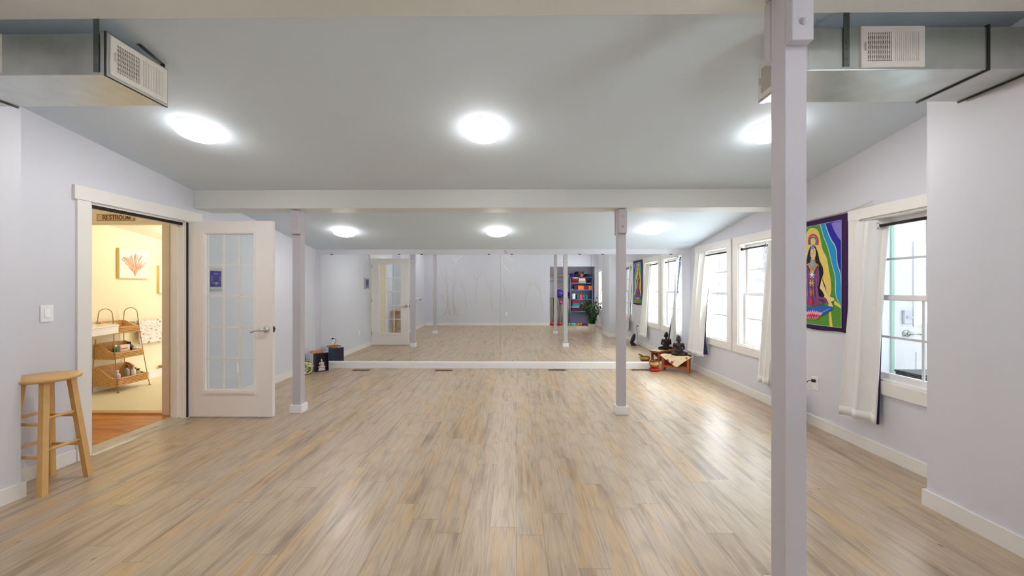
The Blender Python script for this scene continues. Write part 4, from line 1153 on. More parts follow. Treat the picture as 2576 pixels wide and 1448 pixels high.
# drum
def drum_mat():
    m = bpy.data.materials.new('painted_drum'); t = NT(m)
    tc = t.n('ShaderNodeTexCoord')
    wv = t.n('ShaderNodeTexNoise', Vector=tc.outputs['Object'], Scale=17.0, Detail=2.0, Distortion=1.6)
    c = t.ramp(wv.outputs[0], [(0.36, rgb(66, 78, 46)), (0.46, rgb(124, 130, 80)), (0.55, rgb(206, 200, 150)), (0.68, rgb(232, 226, 194))])
    t.out(t.n('ShaderNodeBsdfPrincipled', Base_Color=c, Roughness=0.5)); return m
dr = empty('hand_drum', (-3.29, 6.09, 0.0), label='round green and cream patterned drum next to the dark box', cat='drum')
Md = Matrix.Translation((0, 0, 0.1)) @ Euler((PI / 2, 0, 0.25)).to_matrix().to_4x4()
MB().lathe([(0.0, 0.062), (0.07, 0.062), (0.085, 0.055), (0.094, 0.03), (0.096, 0), (0.094, -0.03), (0.085, -0.055), (0.0, -0.06)], 32, M=Md).build('drum_shell', drum_mat(), dr)
MB().tube([Md @ Vector((0.083 * math.cos(k * PI / 12), 0.083 * math.sin(k * PI / 12), 0.06)) for k in range(24)], 0.008, 8, closed=True).build('drum_rim', mat('cream_rim', (222, 216, 176), 0.5), dr)
ts = MB()
for k in range(7):
    a = 0.4 * (k - 3)
    ts.tube([(0.01, 0.0, 0.19), (0.02 + 0.03 * math.sin(a), 0.01 * math.cos(k), 0.205), (0.02 + 0.055 * math.sin(a), -0.02, 0.2 + 0.012 * math.cos(a * 2))], 0.006, 6)
ts.build('tassel', mat('tan_tassel', (190, 160, 116), 0.8), dr)

# ------------------------------------------------------------------ round black appliance by the right wall (seen in the mirror)
ra = empty('round_appliance', (2.765, 3.99, 0), label='round black plug-in appliance on the floor behind the near post', cat='appliance')
Mr = Matrix.Translation((-0.02, 0, 0.15)) @ Euler((0, math.radians(-72), 0.5)).to_matrix().to_4x4()
MB().lathe([(0.0, 0.03), (0.08, 0.034), (0.125, 0.02), (0.135, 0.0), (0.12, -0.018), (0.06, -0.04), (0.0, -0.045)], 28, M=Mr).build('round_head', BLACK, ra)
MB().lathe([(0.0, 0), (0.07, 0), (0.07, 0.015), (0.03, 0.03), (0.025, 0.06), (0, 0.06)], 20).build('foot', BLACK, ra)

# ------------------------------------------------------------------ painted tree mural on the rear wall
mu = MB()
def MUp(u2, v2): return Vector((-3.714 + u2 * 0.003565, 3.128 - v2 * 0.003565))
nst = [0]
twr = random.Random(21)
def stroke(pts, w0, w1, mi, twig=True):
    nst[0] += 1; oy = nst[0] * 0.00003
    P = [MUp(*p) for p in pts]
    # smooth by midpoints
    for _ in range(2):
        Q = [P[0]]
        for a, e in zip(P, P[1:]): Q += [a.lerp(e, .25), a.lerp(e, .75)]
        P = Q + [P[-1]]
    n = len(P); vs = []
    for i, p in enumerate(P):
        dd = (P[min(n - 1, i + 1)] - P[max(0, i - 1)]).normalized(); nn = Vector((-dd.y, dd.x)) * 1.7 * (w0 + (w1 - w0) * i / (n - 1)) / 2
        vs += [(p.x - nn.x, oy, p.y - nn.y), (p.x + nn.x, oy, p.y + nn.y)]
    if twig and mi == 0 and len(pts) >= 3:
        for _ in range(5):
            (a0, a1), (b0, b1) = pts[-2], pts[-1]; f = twr.uniform(-0.6, 0.8); bx_, by_ = a0 + (b0 - a0) * f, a1 + (b1 - a1) * f
            dx_ = twr.choice((-1, 1)) * twr.uniform(18, 55); stroke([(bx_, by_), (bx_ + dx_ * .5, by_ - twr.uniform(15, 35)), (bx_ + dx_, by_ - twr.uniform(45, 95))], 0.006, 0.002, 0, False)
    mu.add(vs, [(2 * i, 2 * i + 1, 2 * i + 3, 2 * i + 2) for i in range(n - 1)], mi)
for s_, a, e, i in [
    ([(300, 772), (340, 730), (345, 560), (330, 420), (325, 280)], .03, .012, 0), ([(370, 775), (350, 690), (345, 560)], .02, .014, 0), ([(410, 775), (405, 640), (398, 540), (410, 440), (445, 425)], .03, .01, 0),
    ([(400, 540), (415, 430), (412, 300)], .014, .006, 0), ([(465, 782), (435, 765), (412, 680)], .016, .02, 0), ([(312, 665), (300, 600), (258, 568)], .016, .006, 0), ([(338, 480), (300, 400), (268, 340)], .01, .004, 0),
    ([(305, 495), (260, 470)], .008, .004, 0), ([(195, 575), (185, 520), (140, 440), (105, 400)], .012, .004, 0), ([(110, 520), (180, 500), (232, 490)], .006, .008, 0), ([(165, 580), (235, 570)], .007, .007, 0),
    ([(545, 692), (527, 650), (522, 560), (500, 500), (470, 420)], .018, .005, 0), ([(640, 652), (625, 630), (633, 500), (650, 400), (690, 330)], .018, .004, 0), ([(690, 330), (730, 370)], .004, .003, 0),
    ([(800, 720), (785, 650), (785, 540), (760, 480), (730, 440)], .016, .004, 0), ([(785, 545), (790, 460)], .008, .004, 0), ([(945, 630), (925, 570), (913, 480)], .02, .008, 0), ([(968, 640), (972, 580)], .008, .006, 0),
    ([(1128, 692), (1135, 600), (1160, 530), (1165, 470), (1225, 470)], .016, .005, 0), ([(1135, 600), (1140, 400)], .008, .003, 0), ([(1312, 722), (1295, 650), (1280, 540), (1240, 470), (1215, 455)], .018, .005, 0), ([(1280, 545), (1268, 450)], .01, .004, 0), ([(1290, 480), (1330, 430)], .006, .003, 0),
    ([(428, 255), (425, 215), (395, 190), (400, 165)], .018, .014, 1), ([(428, 235), (440, 205), (480, 180), (505, 170)], .016, .012, 1), ([(465, 205), (480, 240)], .008, .005, 1), ([(420, 215), (430, 165)], .008, .006, 1),
    ([(888, 225), (925, 290), (965, 325), (990, 360)], .016, .006, 1), ([(925, 165), (970, 195), (1010, 230)], .016, .01, 1), ([(960, 190), (1000, 240)], .008, .005, 1), ([(1080, 250), (1065, 300), (1060, 350)], .008, .004, 1)]:
    stroke(s_, a, e, i)
mo = mu.build('tree_mural', [mat('faint_tan_paint', (207, 202, 197), 0.6), mat('white_mural_paint', (240, 238, 232), 0.6)], None, (0, YB + 0.0012, 0), fix=False)
tag(mo, 'faint painted bare trees on the rear wall, seen in the mirror', 'mural')

# handrail on the near left wall
hr = empty('ballet_barre', (-3.27, 1.0, 1.0), math.atan2(0.13, 3.32) * -1, label='short white handrail with dark brackets, seen in the mirror near the painted wall', cat='handrail')
MB().cyl((0.07, -1.2, 0), (0.07, 0.9, 0), 0.02, seg=14).build('rail', WHITE, hr)
for y in (-1.0, -0.15, 0.7):
    MB().tube([(0.015, y, -0.07), (0.05, y, -0.05), (0.07, y, -0.018)], 0.01, 8).build('bracket', mat('grey_bracket', (110, 110, 112), 0.4, metal=0.7), hr)

# ------------------------------------------------------------------ closet (seen in the mirror)
YC = YB - 0.1
SHF = mat('lavender_blue_shelf', (112, 116, 168), 0.5)
su = empty('shelf_unit', (2.375, -1.22, 0), label='tall lavender-blue shelf unit inside the closet', cat='shelf unit')
for x in (-0.4, 0.4): MB().box(x - 0.011, x + 0.011, -0.2, 0.2, 0, 1.734).build('side_panel', SHF, su)
SHZ = [0.5, 0.945, 1.285, 1.535]
for z in SHZ: MB().box(-0.389, 0.389, -0.2, 0.2, z - 0.02, z).build('shelf', SHF, su)
MB().box(-0.411, 0.411, -0.2, 0.2, 1.735, 1.75).build('top_board', SHF, su)
MB().box(-0.4, 0.4, -0.205, -0.2, 0, 1.75).build('back_board', mat('dim_shelf_back', (150, 150, 176), 0.6), su)
ws_ = empty('closet_shelf', (1.575, -1.3, 1.785), label='long orange wood shelf board across the closet', cat='shelf')
MB().box(-0.37, 0.37, -0.15, 0.25, 0, 0.03).build('shelf_board', mat('orange_board', (196, 130, 84), 0.5), ws_)
MB().cyl((-0.37, 0.1, -0.18), (0.37, 0.1, -0.18), 0.014).build('hanging_rail', mat('grey_rail', (160, 162, 168), 0.4, metal=0.5), ws_)
def shelf_x(u2): return 0.884 + u2 * 0.0022
def shelf_z(v2): return 2.568 - v2 * 0.0022
# rolled mats on the top
def roll(u2, v2, r, col, label, L3=0.5, y0=-1.02):
    x, z = shelf_x(u2), shelf_z(v2)
    t = empty('rolled_mat', (x, y0, z), label=label, cat='exercise mat', group='rolled mats in the top of the closet')
    b = MB(); n = 64
    pts = []
    for k in range(n + 1):
        a = k / n * 3.4 * 2 * PI; rr = r * (0.12 + 0.88 * k / n); pts.append((rr * math.cos(a), rr * math.sin(a)))
    th2 = r * 0.09
    vs = []; fs = []
    for (px_, pz_) in pts:
        l2 = math.hypot(px_, pz_); k2 = (l2 - th2 * 2) / l2 if l2 > th2 * 2 else 0.3
        vs += [(px_, 0, pz_), (px_ * k2, 0, pz_ * k2), (px_, -L3, pz_), (px_ * k2, -L3, pz_ * k2)]
    for k in range(n):
        a = 4 * k; e = a + 4
        fs += [(a, e, e + 1, a + 1), (a, a + 2, e + 2, e), (a + 1, e + 1, e + 3, a + 3)]
    b.add(vs, fs, 0, True); b.build('mat_roll', mat('mat_%d_%d_%d' % col, col, 0.8), t)
    return t
YT = 1.76
def rx(x, z, r, col, label, L3=0.48, y0=-1.02): return roll((x - 0.884) / 0.0022, (2.568 - z) / 0.0022, r, col, label, L3, y0)
rx(2.05, 1.822, 0.07, (66, 40, 140), 'purple rolled mat on the shelf unit top, next to the hanging rail'); rx(2.172, 1.802, 0.05, (48, 34, 110), 'dark violet slim rolled mat touching the purple roll')
rx(2.27, 1.797, 0.045, (36, 26, 60), 'slim dark rolled mat between the violet and orange ones'); rx(2.379, 1.812, 0.06, (232, 96, 52), 'orange-red rolled mat on the shelf unit top', 0.46, -0.985)
rx(2.478, 1.787, 0.035, (20, 18, 34), 'slim black rolled mat between the orange and maroon ones', 0.36); rx(2.576, 1.812, 0.06, (62, 20, 36), 'dark maroon rolled mat on the shelf unit top')
rx(2.69, 1.802, 0.05, (44, 44, 150), 'blue rolled mat on the shelf unit top, at the closet side', 0.46, -0.985); rx(2.221, 1.9, 0.055, (26, 22, 40), 'black rolled mat stacked over the slim dark ones')
rx(2.489, 1.9, 0.055, (38, 140, 150), 'teal rolled mat stacked beside the orange one', 0.46, -0.985); rx(2.685, 1.589, 0.05, (30, 28, 110), 'indigo rolled mat on the uppermost shelf, at the closet side', 0.34, -1.04)
def blanket(u0, u1, v0, v1, col, label, n=2):
    x0, x1, zb2, zt2 = shelf_x(u0), shelf_x(u1), shelf_z(v1), shelf_z(v0)
    t = empty('folded_blanket', ((x0 + x1) / 2, -1.17, zb2 + 0.002), label=label, cat='blanket', group='folded blankets in the closet')
    b = MB(); h2 = (zt2 - zb2) / n; w = (x1 - x0) / 2
    for k in range(n): b.box(-w + 0.004 * k, w - 0.003 * k, -0.15, 0.16, h2 * k, h2 * (k + 1) - 0.002, bev=min(0.012, h2 * .4))
    b.build('blanket_folds', mat('wool_%d_%d_%d' % col, col, 0.9), t)
blanket(510, 622, 430, 468, (120, 24, 34), 'dark red folded blanket on the uppermost closet shelf'); blanket(512, 618, 395, 429, (150, 40, 40), 'red folded blanket under the white cloth'); blanket(530, 620, 381, 394, (226, 218, 206), 'white folded cloth on the red blankets', 1)
blanket(625, 745, 440, 468, (190, 172, 150), 'tan folded blanket on the uppermost closet shelf'); blanket(628, 742, 392, 438, (226, 200, 180), 'pale pink folded blanket on the tan one')
def block(u0, u1, v0, v1, col, label):
    x0, x1, zb2, zt2 = shelf_x(u0), shelf_x(u1), shelf_z(v1), shelf_z(v0)
    t = MB().box(-(x1 - x0) / 2, (x1 - x0) / 2, -0.11, 0.11, 0, zt2 - zb2, bev=0.006).build('yoga_block', mat('foam_%d_%d_%d' % col, col, 0.75), None, ((x0 + x1) / 2, -1.13, zb2 + 0.002))
    tag(t, label, 'yoga block', 'foam blocks on the closet shelves')
zv = lambda z: (2.568 - z) / 0.0022
v3, v2_ = zv(1.285), zv(0.945)
for k, (a, e, cc, l) in enumerate([(556, 585, (96, 22, 30), 'first dark red foam block on the second closet shelf'), (587, 616, (110, 26, 30), 'dark red foam block touching the orange blocks'), (619, 649, (222, 124, 40), 'orange foam block beside the dark red pair'), (651, 681, (226, 132, 44), 'middle orange foam block of the three'), (683, 713, (222, 120, 36), 'orange foam block beside the maroon ones'),
        (716, 740, (130, 24, 44), 'maroon foam block touching the orange three'), (742, 766, (120, 22, 40), 'middle maroon foam block of the second shelf'), (768, 792, (128, 28, 36), 'maroon foam block before the last orange pair'), (796, 822, (222, 116, 40), 'orange foam block in the last pair, on its inner side'), (824, 848, (216, 108, 36), 'orange foam block against the shelf unit side')]):
    block(a, e, v3 - 68, v3, cc, l)
for a, e, cc, l in [(600, 642, (24, 106, 96), 'green foam block between the white bag and the pink block'), (646, 692, (232, 42, 112), 'bright pink foam block on the third closet shelf'), (698, 736, (20, 100, 86), 'green foam block touching the pink one'), (739, 776, (22, 104, 90), 'green foam block behind the plant leaves')]:
    block(a, e, v2_ - 72, v2_, cc, l)
wb_ = MB().lathe([(0.0, 0), (0.06, 0), (0.068, 0.03), (0.066, 0.14), (0.07, 0.16), (0.0, 0.15)], 14, sm=False).ball((-0.02, 0, 0.165), (0.04, 0.04, 0.03), 10).ball((0.03, 0.01, 0.17), (0.04, 0.03, 0.035), 10).build('cloth_bag', mat('white_canvas', (232, 228, 220), 0.85), None, (shelf_x(548), -1.1, 0.947))
tag(wb_, 'white cloth bag of soft items on the third closet shelf', 'bag')
tag(MB().ball((0, 0, 0.02), (0.035, 0.035, 0.02), 12).build('small_cushion', mat('white_canvas', (232, 228, 220), 0.85), None, (shelf_x(532), -1.08, 1.287)), 'small white pad beside the dark red blocks', 'pad')
blanket(512, 640, 880, 938, (60, 30, 44), 'dark plum folded blanket at the bottom of the fourth shelf pile'); blanket(512, 636, 884 - 20, 879, (226, 196, 186), 'pale pink folded blanket in the fourth shelf pile', 1); blanket(520, 645, 806, 862, (40, 128, 142), 'teal folded blanket in the fourth shelf pile'); blanket(514, 648, 757, 805, (140, 36, 60), 'maroon folded blanket topping the fourth shelf pile')
blanket(730, 830, 870, 938, (50, 30, 56), 'dark folded blanket partly behind the plant'); blanket(740, 815, 838, 869, (176, 160, 70), 'olive yellow folded blanket partly behind the plant', 1); blanket(745, 810, 808, 837, (130, 40, 40), 'dark red folded blanket topping the pile behind the plant', 1)
# exercise balls
PURP = mat('glossy_purple_rubber', (72, 44, 156), 0.25)
for (u2, v2, r, yy, l) in ((318, 640, 0.15, -1.19, 'large purple exercise ball in the closet, nearer the painted trees'), (430, 640, 0.125, -1.34, 'large purple exercise ball in the closet, behind the post reflection')):
    x, z = shelf_x(u2), shelf_z(v2)
    t = empty('exercise_ball', (x, yy, 0.998), label=l, cat='exercise ball')
    b = MB(); b.ball((0, 0, r), r, 32); b.build('ball_shell', PURP, t)
    rb_ = MB()
    for k in range(-3, 4):
        zz = k * r * 0.25; rr = math.sqrt(r * r - zz * zz)
        rb_.tube([(rr * math.cos(a * PI / 14), rr * math.sin(a * PI / 14), r + zz) for a in range(28)], 0.004, 6, closed=True)
    rb_.build('grip_ring', PURP, t)
rk = empty('ball_rack', (1.62, -1.3, 0), label='dark rack holding the purple exercise balls in the closet', cat='rack')
q = MB()
for x in (-0.22, 0.28): q.box(x - 0.015, x + 0.015, -0.16, -0.13, 0, 0.98); q.box(x - 0.015, x + 0.015, 0.16, 0.19, 0, 0.98)
q.box(-0.235, 0.295, -0.16, 0.19, 0.975, 0.995); q.box(-0.06, 0.06, 0.19, 0.27, 0.755, 0.768)
q.build('rack_frame', mat('near_black_paint', (30, 28, 44), 0.5), rk)
tag(MB().ball((0, 0, 0.058), 0.058, 20).build('massage_ball', mat('hot_pink_rubber', (224, 40, 130), 0.4), None, (shelf_x(335), -1.075, 0.77)), 'hot pink ball just below the purple exercise balls', 'ball')
# leaning poles
POLE = mat('weathered_pole_wood', (150, 138, 116), 0.7, var=0.2)
pole_specs = [(150, 195, 710, 0), (165, 200, 715, 1), (178, 205, 705, 2), (192, 215, 712, 3), (270, 305, 710, 0), (282, 300, 800, 1), (292, 318, 730, 2), (352, 330, 815, 0), (362, 340, 820, 1), (372, 348, 830, 2), (448, 470, 725, 0), (462, 462, 740, 1), (474, 452, 730, 2)]
wh = ['first', 'second', 'third', 'fourth', 'fifth', 'sixth', 'seventh', 'eighth', 'ninth', 'tenth', 'eleventh', 'twelfth', 'last']
for k, (ut, ub2, vt, pl_) in enumerate(pole_specs):
    tag(MB().tube([(shelf_x(ub2), -0.965 - 0.024 * pl_, 0.004), (shelf_x(ut), -0.965 - 0.024 * pl_, shelf_z(vt))], 0.011, 8).build('wooden_pole', POLE), '%s weathered pole leaning in the closet, counted from the painted trees' % wh[k], 'pole', 'wooden poles leaning in the closet')
# low row on the closet floor
def weight(x, col, label, r=0.045):
    t = empty('hand_weight', (x, -0.885, r), label=label, cat='hand weight', group='hand weights on the closet floor')
    mm_ = mat('neoprene_%d_%d_%d' % col, col, 0.5)
    MB().ball((0, 0.03, 0), (r, r * .8, r), 16).build('weight_head', mm_, t); MB().ball((0, -0.035, 0), (r, r * .8, r), 16).build('weight_head', mm_, t)
    MB().cyl((0, -0.03, 0), (0, 0.03, 0), 0.016).build('grip', mm_, t)
for k, (u2, cc, l) in enumerate([(468, (70, 190, 190), 'turquoise hand weight at the start of the closet floor row'), (508, (70, 190, 190), 'second turquoise hand weight on the closet floor'), (547, (110, 200, 210), 'pale turquoise hand weight on the closet floor'), (610, (226, 126, 40), 'orange hand weight after the turquoise ones'), (652, (226, 126, 40), 'second orange hand weight, before the violet ones'), (695, (86, 44, 130), 'violet hand weight in the closet floor row'), (737, (80, 40, 126), 'second violet hand weight, before the last orange pair'), (782, (230, 130, 40), 'orange hand weight after the violet ones'), (824, (226, 122, 36), 'orange hand weight next to the plant leaves')]):
    weight(shelf_x(u2), cc, l, 0.043)
for k, (u2, v2, l) in enumerate(((185, 1115, 'red rounded cushion on the closet floor, at the painted tree end'), (295, 1112, 'red rounded cushion on the closet floor, behind the post reflections'))):
    tag(MB().ball((0, 0, 0.06), (0.11 if k else 0.1, 0.062, 0.06), 20).build('red_cushion', mat('red_vinyl', (186, 24, 34), 0.4), None, (shelf_x(u2), -0.875, 0)), l, 'cushion')

# potted plant
pp = empty('potted_plant', (2.3, 1.33, 0), label='tall leafy green plant in a white pot, seen in the mirror before the closet', cat='plant')
MB().lathe([(0.0, 0), (0.085, 0), (0.09, 0.01), (0.112, 0.25), (0.118, 0.262), (0.108, 0.262), (0.1, 0.24), (0.0, 0.235)], 28).build('pot', mat('ribbed_white_pot', (222, 214, 202), 0.5), pp)
MB().lathe([(0.0, 0.236), (0.1, 0.238)], 20, cap=False).build('soil', mat('potting_soil', (52, 40, 30), 0.9), pp)
sm = MB(); lf = MB()
rr = random.Random(11)
for k in range(15):
    a = rr.random() * 2 * PI; L3 = 0.5 + rr.random() * 0.42; sp = 0.07 + rr.random() * 0.17
    pts = [(0.03 * math.cos(a), 0.03 * math.sin(a), 0.23)]
    for i in range(1, 7):
        t3 = i / 6; pts.append(((0.03 + sp * t3 ** 1.4) * math.cos(a + 0.2 * t3), (0.03 + sp * t3 ** 1.4) * math.sin(a + 0.2 * t3), 0.23 + L3 * t3 * (1 - 0.08 * t3)))
    sm.tube(pts, 0.005, 6)
    for i in range(1, 7):
        for s2 in range(5):
            b0 = Vector(pts[i]); an = a + rr.uniform(-1.7, 1.7) + (PI if rr.random() < .25 else 0)
            Lf = rr.uniform(0.09, 0.16); wd = Lf * 0.2; dz = rr.uniform(-0.75, 0.35)
            dirv = Vector((math.cos(an), math.sin(an), dz)).normalized(); sd = dirv.cross(Vector((0, 0, 1))).normalized(); up2 = sd.cross(dirv)
            q0, q1, q2, q3 = b0, b0 + dirv * Lf * .35 + sd * wd + up2 * 0.006, b0 + dirv * Lf - up2 * 0.02, b0 + dirv * Lf * .35 - sd * wd + up2 * 0.006
            qm = b0 + dirv * Lf * .45 - up2 * 0.004
            lf.add([q0, q1, q2, q3, qm], [(0, 1, 4), (1, 2, 4), (2, 3, 4), (3, 0, 4)], rr.choice((0, 0, 1)), True)
sm.build('stem', mat('plant_stem', (70, 90, 44), 0.6), pp)
lf.build('foliage', [mat('deep_leaf', (34, 84, 36), 0.4, var=0.2), mat('bright_leaf', (70, 130, 50), 0.4, var=0.2)], pp, fix=False)

# ------------------------------------------------------------------ outside
SNOW = mat('snow', (225, 228, 232), 0.8, var=0.02, scale=0.3)
struct(MB().box(3.06, 160, -60, 160, -0.9, -0.75).build('ground_snow', SNOW))
struct(MB().box(3.06, 4.85, 0.4, 10.5, -0.3, -0.2).build('porch_floor', mat('grey_deck_boards', (206, 206, 206), 0.7)))
def siding_mat():
    m = bpy.data.materials.new('white_clapboard'); t = NT(m)
    g = t.n('ShaderNodeNewGeometry'); sp = t.n('ShaderNodeSeparateXYZ', Vector=g.outputs['Position'])
    fz = t.m('FRACT', t.m('DIVIDE', sp.outputs[2], 0.11))
    c = t.mix(t.m('LESS_THAN', fz, 0.07), rgb(236, 238, 240), rgb(150, 154, 158))
    bp = t.n('ShaderNodeBump', Strength=0.5, Distance=0.02, Height=fz)
    t.out(t.n('ShaderNodeBsdfPrincipled', Base_Color=c, Roughness=0.6, Normal=bp.outputs[0])); return m
PW0, PW1 = 4.0, 4.1
PDX0, PDX1 = 3.86, 4.72
pwl = MB()
pwl.box(3.06, PDX0, PW0 + 0.012, PW1, -0.2, 2.5); pwl.box(PDX1, 4.85, PW0 + 0.012, PW1, -0.2, 2.5); pwl.box(PDX0, PDX1, PW0 + 0.012, PW1, 2.0, 2.5)
struct(pwl.build('porch_wall', siding_mat()))
pin = MB(); pin.box(3.06, PDX0, PW0, PW0 + 0.011, -0.2, 2.5); pin.box(PDX1, 4.85, PW0, PW0 + 0.011, -0.2, 2.5); pin.box(PDX0, PDX1, PW0, PW0 + 0.011, 2.0, 2.5)
struct(pin.build('porch_inner_wall', mat('white_porch_board', (240, 240, 242), 0.6)))
struct(MB().box(3.06, 4.95, 0.6, 4.12, 2.5, 2.6).build('porch_roof', mat('white_porch_ceiling', (236, 236, 238), 0.6)))
struct(MB().box(3.795, 3.825, 3.985, 4.0, 0.4, 2.0).build('trim_7', mat('green_edge_paint', (172, 206, 186), 0.6)), 'green edge strip on the porch wall')
ow_ = MB()
ow_.box(4.85, 4.95, 0.5, 1.7, -0.2, 2.5); ow_.box(4.85, 4.95, 2.8, 4.1, -0.2, 2.5); ow_.box(4.85, 4.95, 1.7, 2.8, -0.2, 1.1); ow_.box(4.85, 4.95, 1.7, 2.8, 2.05, 2.5); ow_.box(3.06, 4.95, 0.4, 0.5, -0.2, 2.5)
struct(ow_.build('porch_shade_wall', mat('white_porch_board', (240, 240, 242), 0.6)))  # unseen wall added to cut the daylight inside the porch
d2 = struct(empty('door_2', (PDX0, PW0 + 0.01, -0.19)), 'white porch door with a glazed upper half')
gx0, gx1, gz0, gz1 = 0.2, 0.72, 1.18, 1.98
dw, dh = PDX1 - PDX0, 2.18
q = MB(); q.ring(0.004, dw - 0.004, 0, dh, gx0 - 0.004, dw - 0.004 - gx1, gz0, dh - gz1, 0, 0.045, 'Y')
q.build('door_slab', WHITE, d2)
q = MB(); q.ring(gx0 - 0.03, gx1 + 0.03, gz0 - 0.03, gz1 + 0.03, 0.03, 0.03, 0.03, 0.03, -0.012, -0.0005, 'Y'); q.box(gx0, gx1, -0.004, 0.03, 1.72, 1.74)
q.build('glazing_frame', WHITE, d2)
MB().box(gx0, gx1, 0.02, 0.025, gz0, gz1).build('glass', GLASS, d2)
q = MB(); q.ring(0.2, 0.7, 0.2, 0.89, 0.03, 0.03, 0.03, 0.03, -0.01, -0.0005, 'Y')
q.build('door_panel', WHITE, d2)
q = MB(); q.cyl((0.1, 0, 1.08), (0.1, -0.02, 1.08), 0.034, seg=18).cyl((0.1, -0.02, 1.08), (0.1, -0.05, 1.08), 0.014).tube([(0.1, -0.05, 1.08), (0.16, -0.052, 1.082), (0.21, -0.05, 1.07)], [0.014, 0.011, 0.007], 8)
q.build('lever_handle', CHROME, d2)
q = MB(); q.box(0.06, 0.14, -0.028, 0, 1.175, 1.315, bev=0.008); q.box(0.085, 0.15, -0.04, -0.028, 1.235, 1.255)
q.build('deadbolt', mat('silver_lock', (214, 216, 220), 0.3, metal=0.5), d2)
# black lidded box by the porch door
bx = empty('black_box', (3.83, 3.7, -0.2), label='black lidded box on a stand outside the porch window', cat='box')
MB().box(-0.16, 0.16, -0.12, 0.12, 0.6, 0.74, bev=0.006).build('box_body', mat('glossy_black', (26, 28, 30), 0.3), bx)
MB().box(-0.165, 0.165, -0.125, 0.125, 0.742, 0.762, bev=0.005).build('box_lid', mat('glossy_black', (26, 28, 30), 0.3), bx)
MB().box(-0.12, 0.12, -0.09, 0.09, 0, 0.6).build('stand', WHITE, bx)
# deck railing
RAIL = mat('grey_rail_paint', (88, 92, 96), 0.7)
rl = empty('deck_railing', (4.8, 7.3, -0.2), label='grey wooden deck railing outside the window pair', cat='railing')
MB().box(-0.04, 0.04, -3.1, 3.1, 0.95, 0.99).build('top_rail', RAIL, rl); MB().box(-0.025, 0.025, -3.1, 3.1, 0.12, 0.17).build('bottom_rail', RAIL, rl)
for k in range(9): MB().box(-0.045, 0.045, -3.05 + k * 0.76 - 0.045, -3.05 + k * 0.76 + 0.045, 0, 1.0).build('rail_post', RAIL, rl)
# bare trees
BARK = mat('grey_bark', (80, 77, 80), 0.9, var=0.2, scale=6)
def tree(x, y, h, r, label, seed):
    t = empty('bare_tree', (x, y, -0.75), label=label, cat='tree'); rr = random.Random(seed)
    MB().tube([(0, 0, 0), (0.05, 0.02, h * .3), (-0.04, 0.05, h * .6), (0.1, 0, h)], [r, r * .85, r * .6, r * .15], 10).build('trunk', BARK, t)
    b = MB()
    for k in range(26):
        z = h * rr.uniform(.28, .95); a = rr.random() * 2 * PI; L3 = h * rr.uniform(.18, .36); up2 = rr.uniform(.25, .8)
        p = [Vector((0, 0, z))]
        for i in range(4): p.append(p[-1] + Vector((math.cos(a), math.sin(a), up2)) * L3 / 4 + Vector((rr.uniform(-1, 1), rr.uniform(-1, 1), rr.uniform(-.5, .5))) * L3 * .06)
        b.tube(p, [r * .28, r * .22, r * .16, r * .1, r * .04], 6)
        for i in (2, 3):
            a2 = a + rr.uniform(-1.2, 1.2); b.tube([p[i], p[i] + Vector((math.cos(a2), math.sin(a2), up2)) * L3 * .4], [r * .09, r * .03], 5)
    b.build('branch', BARK, t)
tree(8.0, 12.2, 7.5, 0.24, 'bare tree close to the house outside the nearer window of the pair', 2)
tree(14, 22, 9, 0.28, 'bare tree farther off across the snow', 5)
tree(16, 34, 9, 0.3, 'thin bare tree out on the snow below the wooded hill', 9)
hl = MB()
vs = []; fs = []
N_ = 60
for j in range(6):
    for i in range(N_ + 1):
        y = -60 + 220 * i / N_; x = 60 + j * 14
        z = -0.9 + (math.sin(PI * min(1, j / 4)) if j < 5 else 0) * 0 + (j / 5) * (11 + 3 * math.sin(i * 0.33) + 1.6 * math.sin(i * 0.9 + 1))
        vs.append((x, y, z))
for j in range(5):
    for i in range(N_):
        k = j * (N_ + 1) + i; fs.append((k, k + 1, k + N_ + 2, k + N_ + 1))
hl.add(vs, fs, 0, True)
struct(hl.build('hills', mat('dark_wooded_hill', (66, 74, 80), 0.9, var=0.15, scale=0.15), None, None, False))  # even dark colour of the wooded slopes

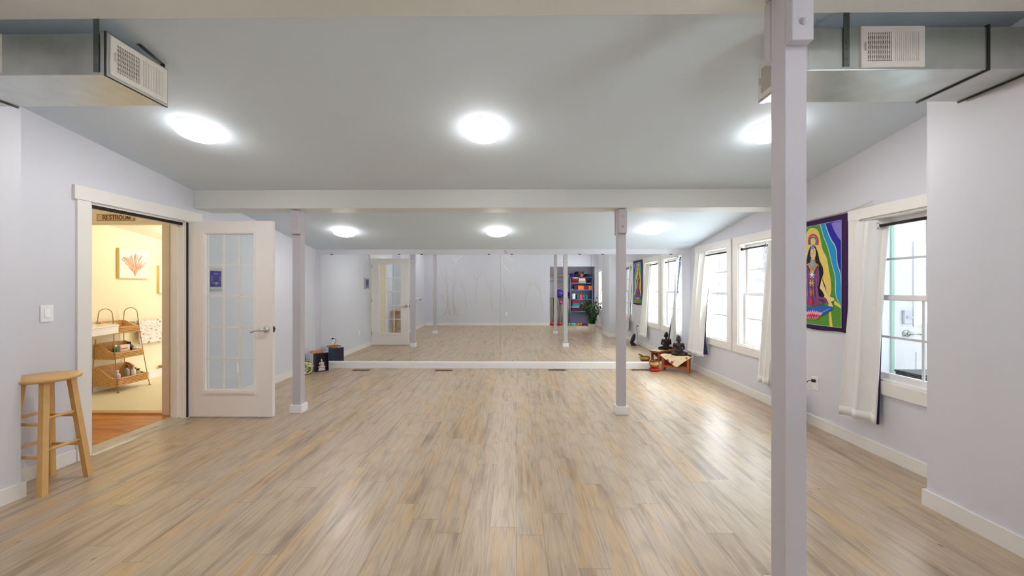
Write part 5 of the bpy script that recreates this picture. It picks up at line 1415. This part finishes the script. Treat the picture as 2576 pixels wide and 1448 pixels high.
# restroom and hall lamps (out of view, warm)
def warm_lamp(loc, label, st, seed_name):
    t = empty('globe_light', loc, label=label, cat='ceiling light')
    MB().cyl((0, 0, -0.02), (0, 0, 0), 0.06, seg=20).build('lamp_base', PLASTIC, t)
    MB().ball((0, 0, -0.085), 0.075, 20).build('globe', emit(seed_name, (255, 240, 214), st), t)
warm_lamp((-4.6, 5.6, 2.09), 'warm globe light on the restroom ceiling', 85.0, 'restroom_globe')
warm_lamp((-4.4, 3.3, 2.31), 'warm globe light on the hall ceiling', 24.0, 'hall_globe')

# ------------------------------------------------------------------ world, camera, view
w = bpy.data.worlds.new('overcast'); S.world = w; w.use_nodes = True
nt = w.node_tree; nt.nodes.clear()
tc = nt.nodes.new('ShaderNodeTexCoord'); sp = nt.nodes.new('ShaderNodeSeparateXYZ'); nt.links.new(tc.outputs['Generated'], sp.inputs[0])
rp = nt.nodes.new('ShaderNodeValToRGB'); nt.links.new(sp.outputs[2], rp.inputs[0])
rp.color_ramp.elements[0].position = 0.0; rp.color_ramp.elements[0].color = (0.05, 0.053, 0.056, 1)
rp.color_ramp.elements[1].position = 0.75; rp.color_ramp.elements[1].color = (0.95, 0.975, 1.0, 1)
bg = nt.nodes.new('ShaderNodeBackground'); bg.inputs['Strength'].default_value = 22.0
nt.links.new(rp.outputs[0], bg.inputs[0])
ow = nt.nodes.new('ShaderNodeOutputWorld'); nt.links.new(bg.outputs[0], ow.inputs[0])

cam = bpy.data.cameras.new('camera'); co = bpy.data.objects.new('camera', cam); COL.objects.link(co)
cam.sensor_fit = 'HORIZONTAL'; cam.sensor_width = 36.0; cam.lens = 980.0 / 2576.0 * 36.0
cam.clip_start = 0.05; cam.clip_end = 500
co.location = (0, 0, H); co.rotation_euler = (PI / 2, 0, 0.0115)
S.camera = co
S.view_settings.view_transform = 'Standard'; S.view_settings.look = 'None'; S.view_settings.gamma = 1.0; S.view_settings.exposure = 0.24
S.view_settings.use_curve_mapping = False
cy = S.cycles
cy.max_bounces = 12; cy.diffuse_bounces = 6; cy.glossy_bounces = 6; cy.transmission_bounces = 6; cy.transparent_max_bounces = 12
cy.sample_clamp_indirect = 8.0; cy.caustics_reflective = True; cy.blur_glossy = 0.6; cy.caustics_refractive = False
cy.use_denoising = True
